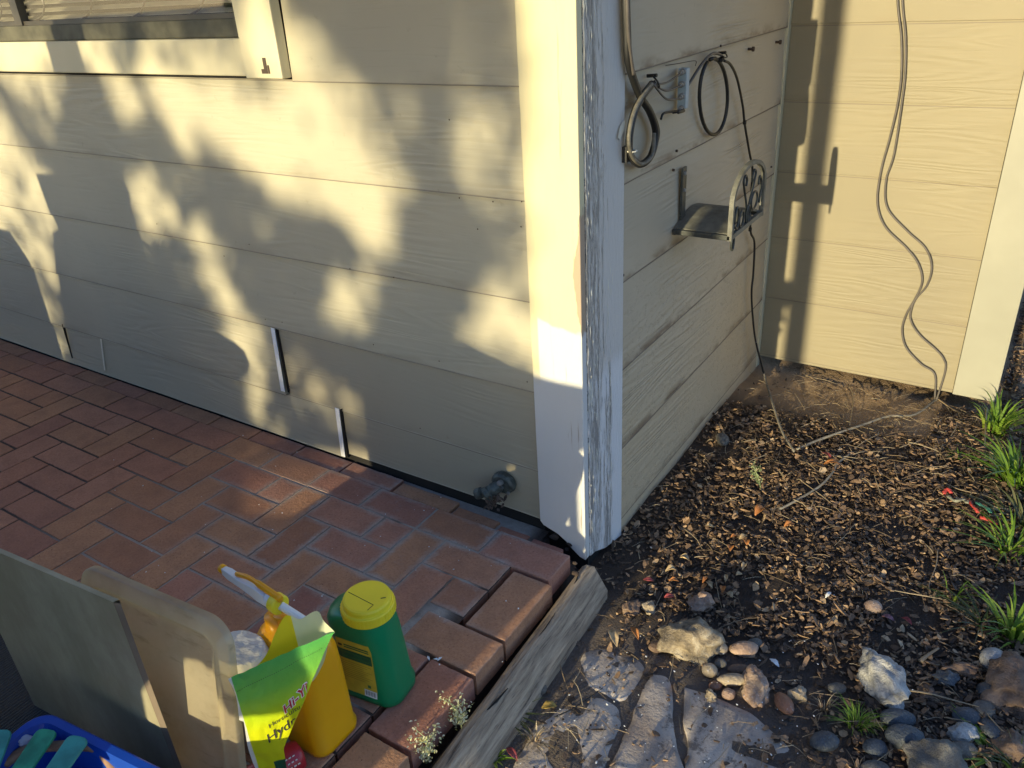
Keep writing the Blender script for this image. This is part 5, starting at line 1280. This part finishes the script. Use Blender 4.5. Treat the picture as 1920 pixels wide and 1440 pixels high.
s.tube(cr([Vector((-1.6,-8.9,1.0)),br_pt(1000,770),br_pt(1200,860),br_pt(1400,800),br_pt(1390,500),br_pt(1300,100),br_pt(1200,-200)],5),.022,6)
s.tube(cr([br_pt(470,560),br_pt(200,500),br_pt(60,420),br_pt(-60,200)],5),.014,6)
s.build('trunk',M['bark'],tr)
s=MB(); r_=random.Random(15)  # leaf canopy added to block low sky and darken the walls
for k in range(8200):
    x=r_.uniform(-22,20); z=4.1+r_.random()**.9*(10+2*mn.noise(Vector((x*.3,0,0)))); y=-13.5+r_.uniform(-1.5,1.5); l=r_.uniform(.35,.85); q=Matrix.Rotation(r_.uniform(0,6.28),3,'Y')@Matrix.Rotation(r_.gauss(0,.7),3,'X')
    s.add([Vector((x,y,z))+q@Vector(v) for v in ((-l*.5,0,0),(-l*.1,0,l*.35),(l*.5,0,0),(-l*.1,0,-l*.35))],[(0,1,2,3)])
wd=tag(s.build('sky_block_canopy',M['treeleaf']),'added leafy canopy blocking low sky from the front wall','sky blocker',kind='stuff')
s=MB()  # leaf band added to block the sky below the sun rays
for k in range(2200):
    x=r_.uniform(-18,18); z=r_.uniform(-.2,1.45); y=-14+r_.uniform(-.4,.4); l=r_.uniform(.25,.5); q=Matrix.Rotation(r_.uniform(0,6.28),3,'Y')@Matrix.Rotation(r_.gauss(0,.7),3,'X')
    s.add([Vector((x,y,z))+q@Vector(v) for v in ((-l*.5,0,0),(-l*.1,0,l*.35),(l*.5,0,0),(-l*.1,0,-l*.35))],[(0,1,2,3)])
tag(s.build('sky_block_hedge',M['treeleaf']),'added leafy band blocking sky near the horizon','leaf_band_blocker')
# low leaf band added behind the camera to shade the garden path
hgd=MB(); r_=random.Random(9)
def htop(x): return .28+.20*min(1,max(0,(x-.35)/.65))+.025*mn.noise(Vector((x*5,0,0)))
for k in range(5200):
    x=r_.uniform(.30,2.6); z=r_.uniform(-.15,htop(x)+r_.gauss(0,.03)); y=-3.2+r_.uniform(-.15,.15); l=r_.uniform(.02,.05); q=Matrix.Rotation(r_.uniform(0,6.28),3,'Y')@Matrix.Rotation(r_.gauss(0,.8),3,'X')
    hgd.add([Vector((x,y,z))+q@Vector(v) for v in ((-l*.5,0,0),(0,0,l*.35),(l*.5,0,0),(0,0,-l*.35))],[(0,1,2,3)])
tag(hgd.build('path_shade_blocker',M['treeleaf']),'added low leaf band shading the garden path','leaf_band_blocker')
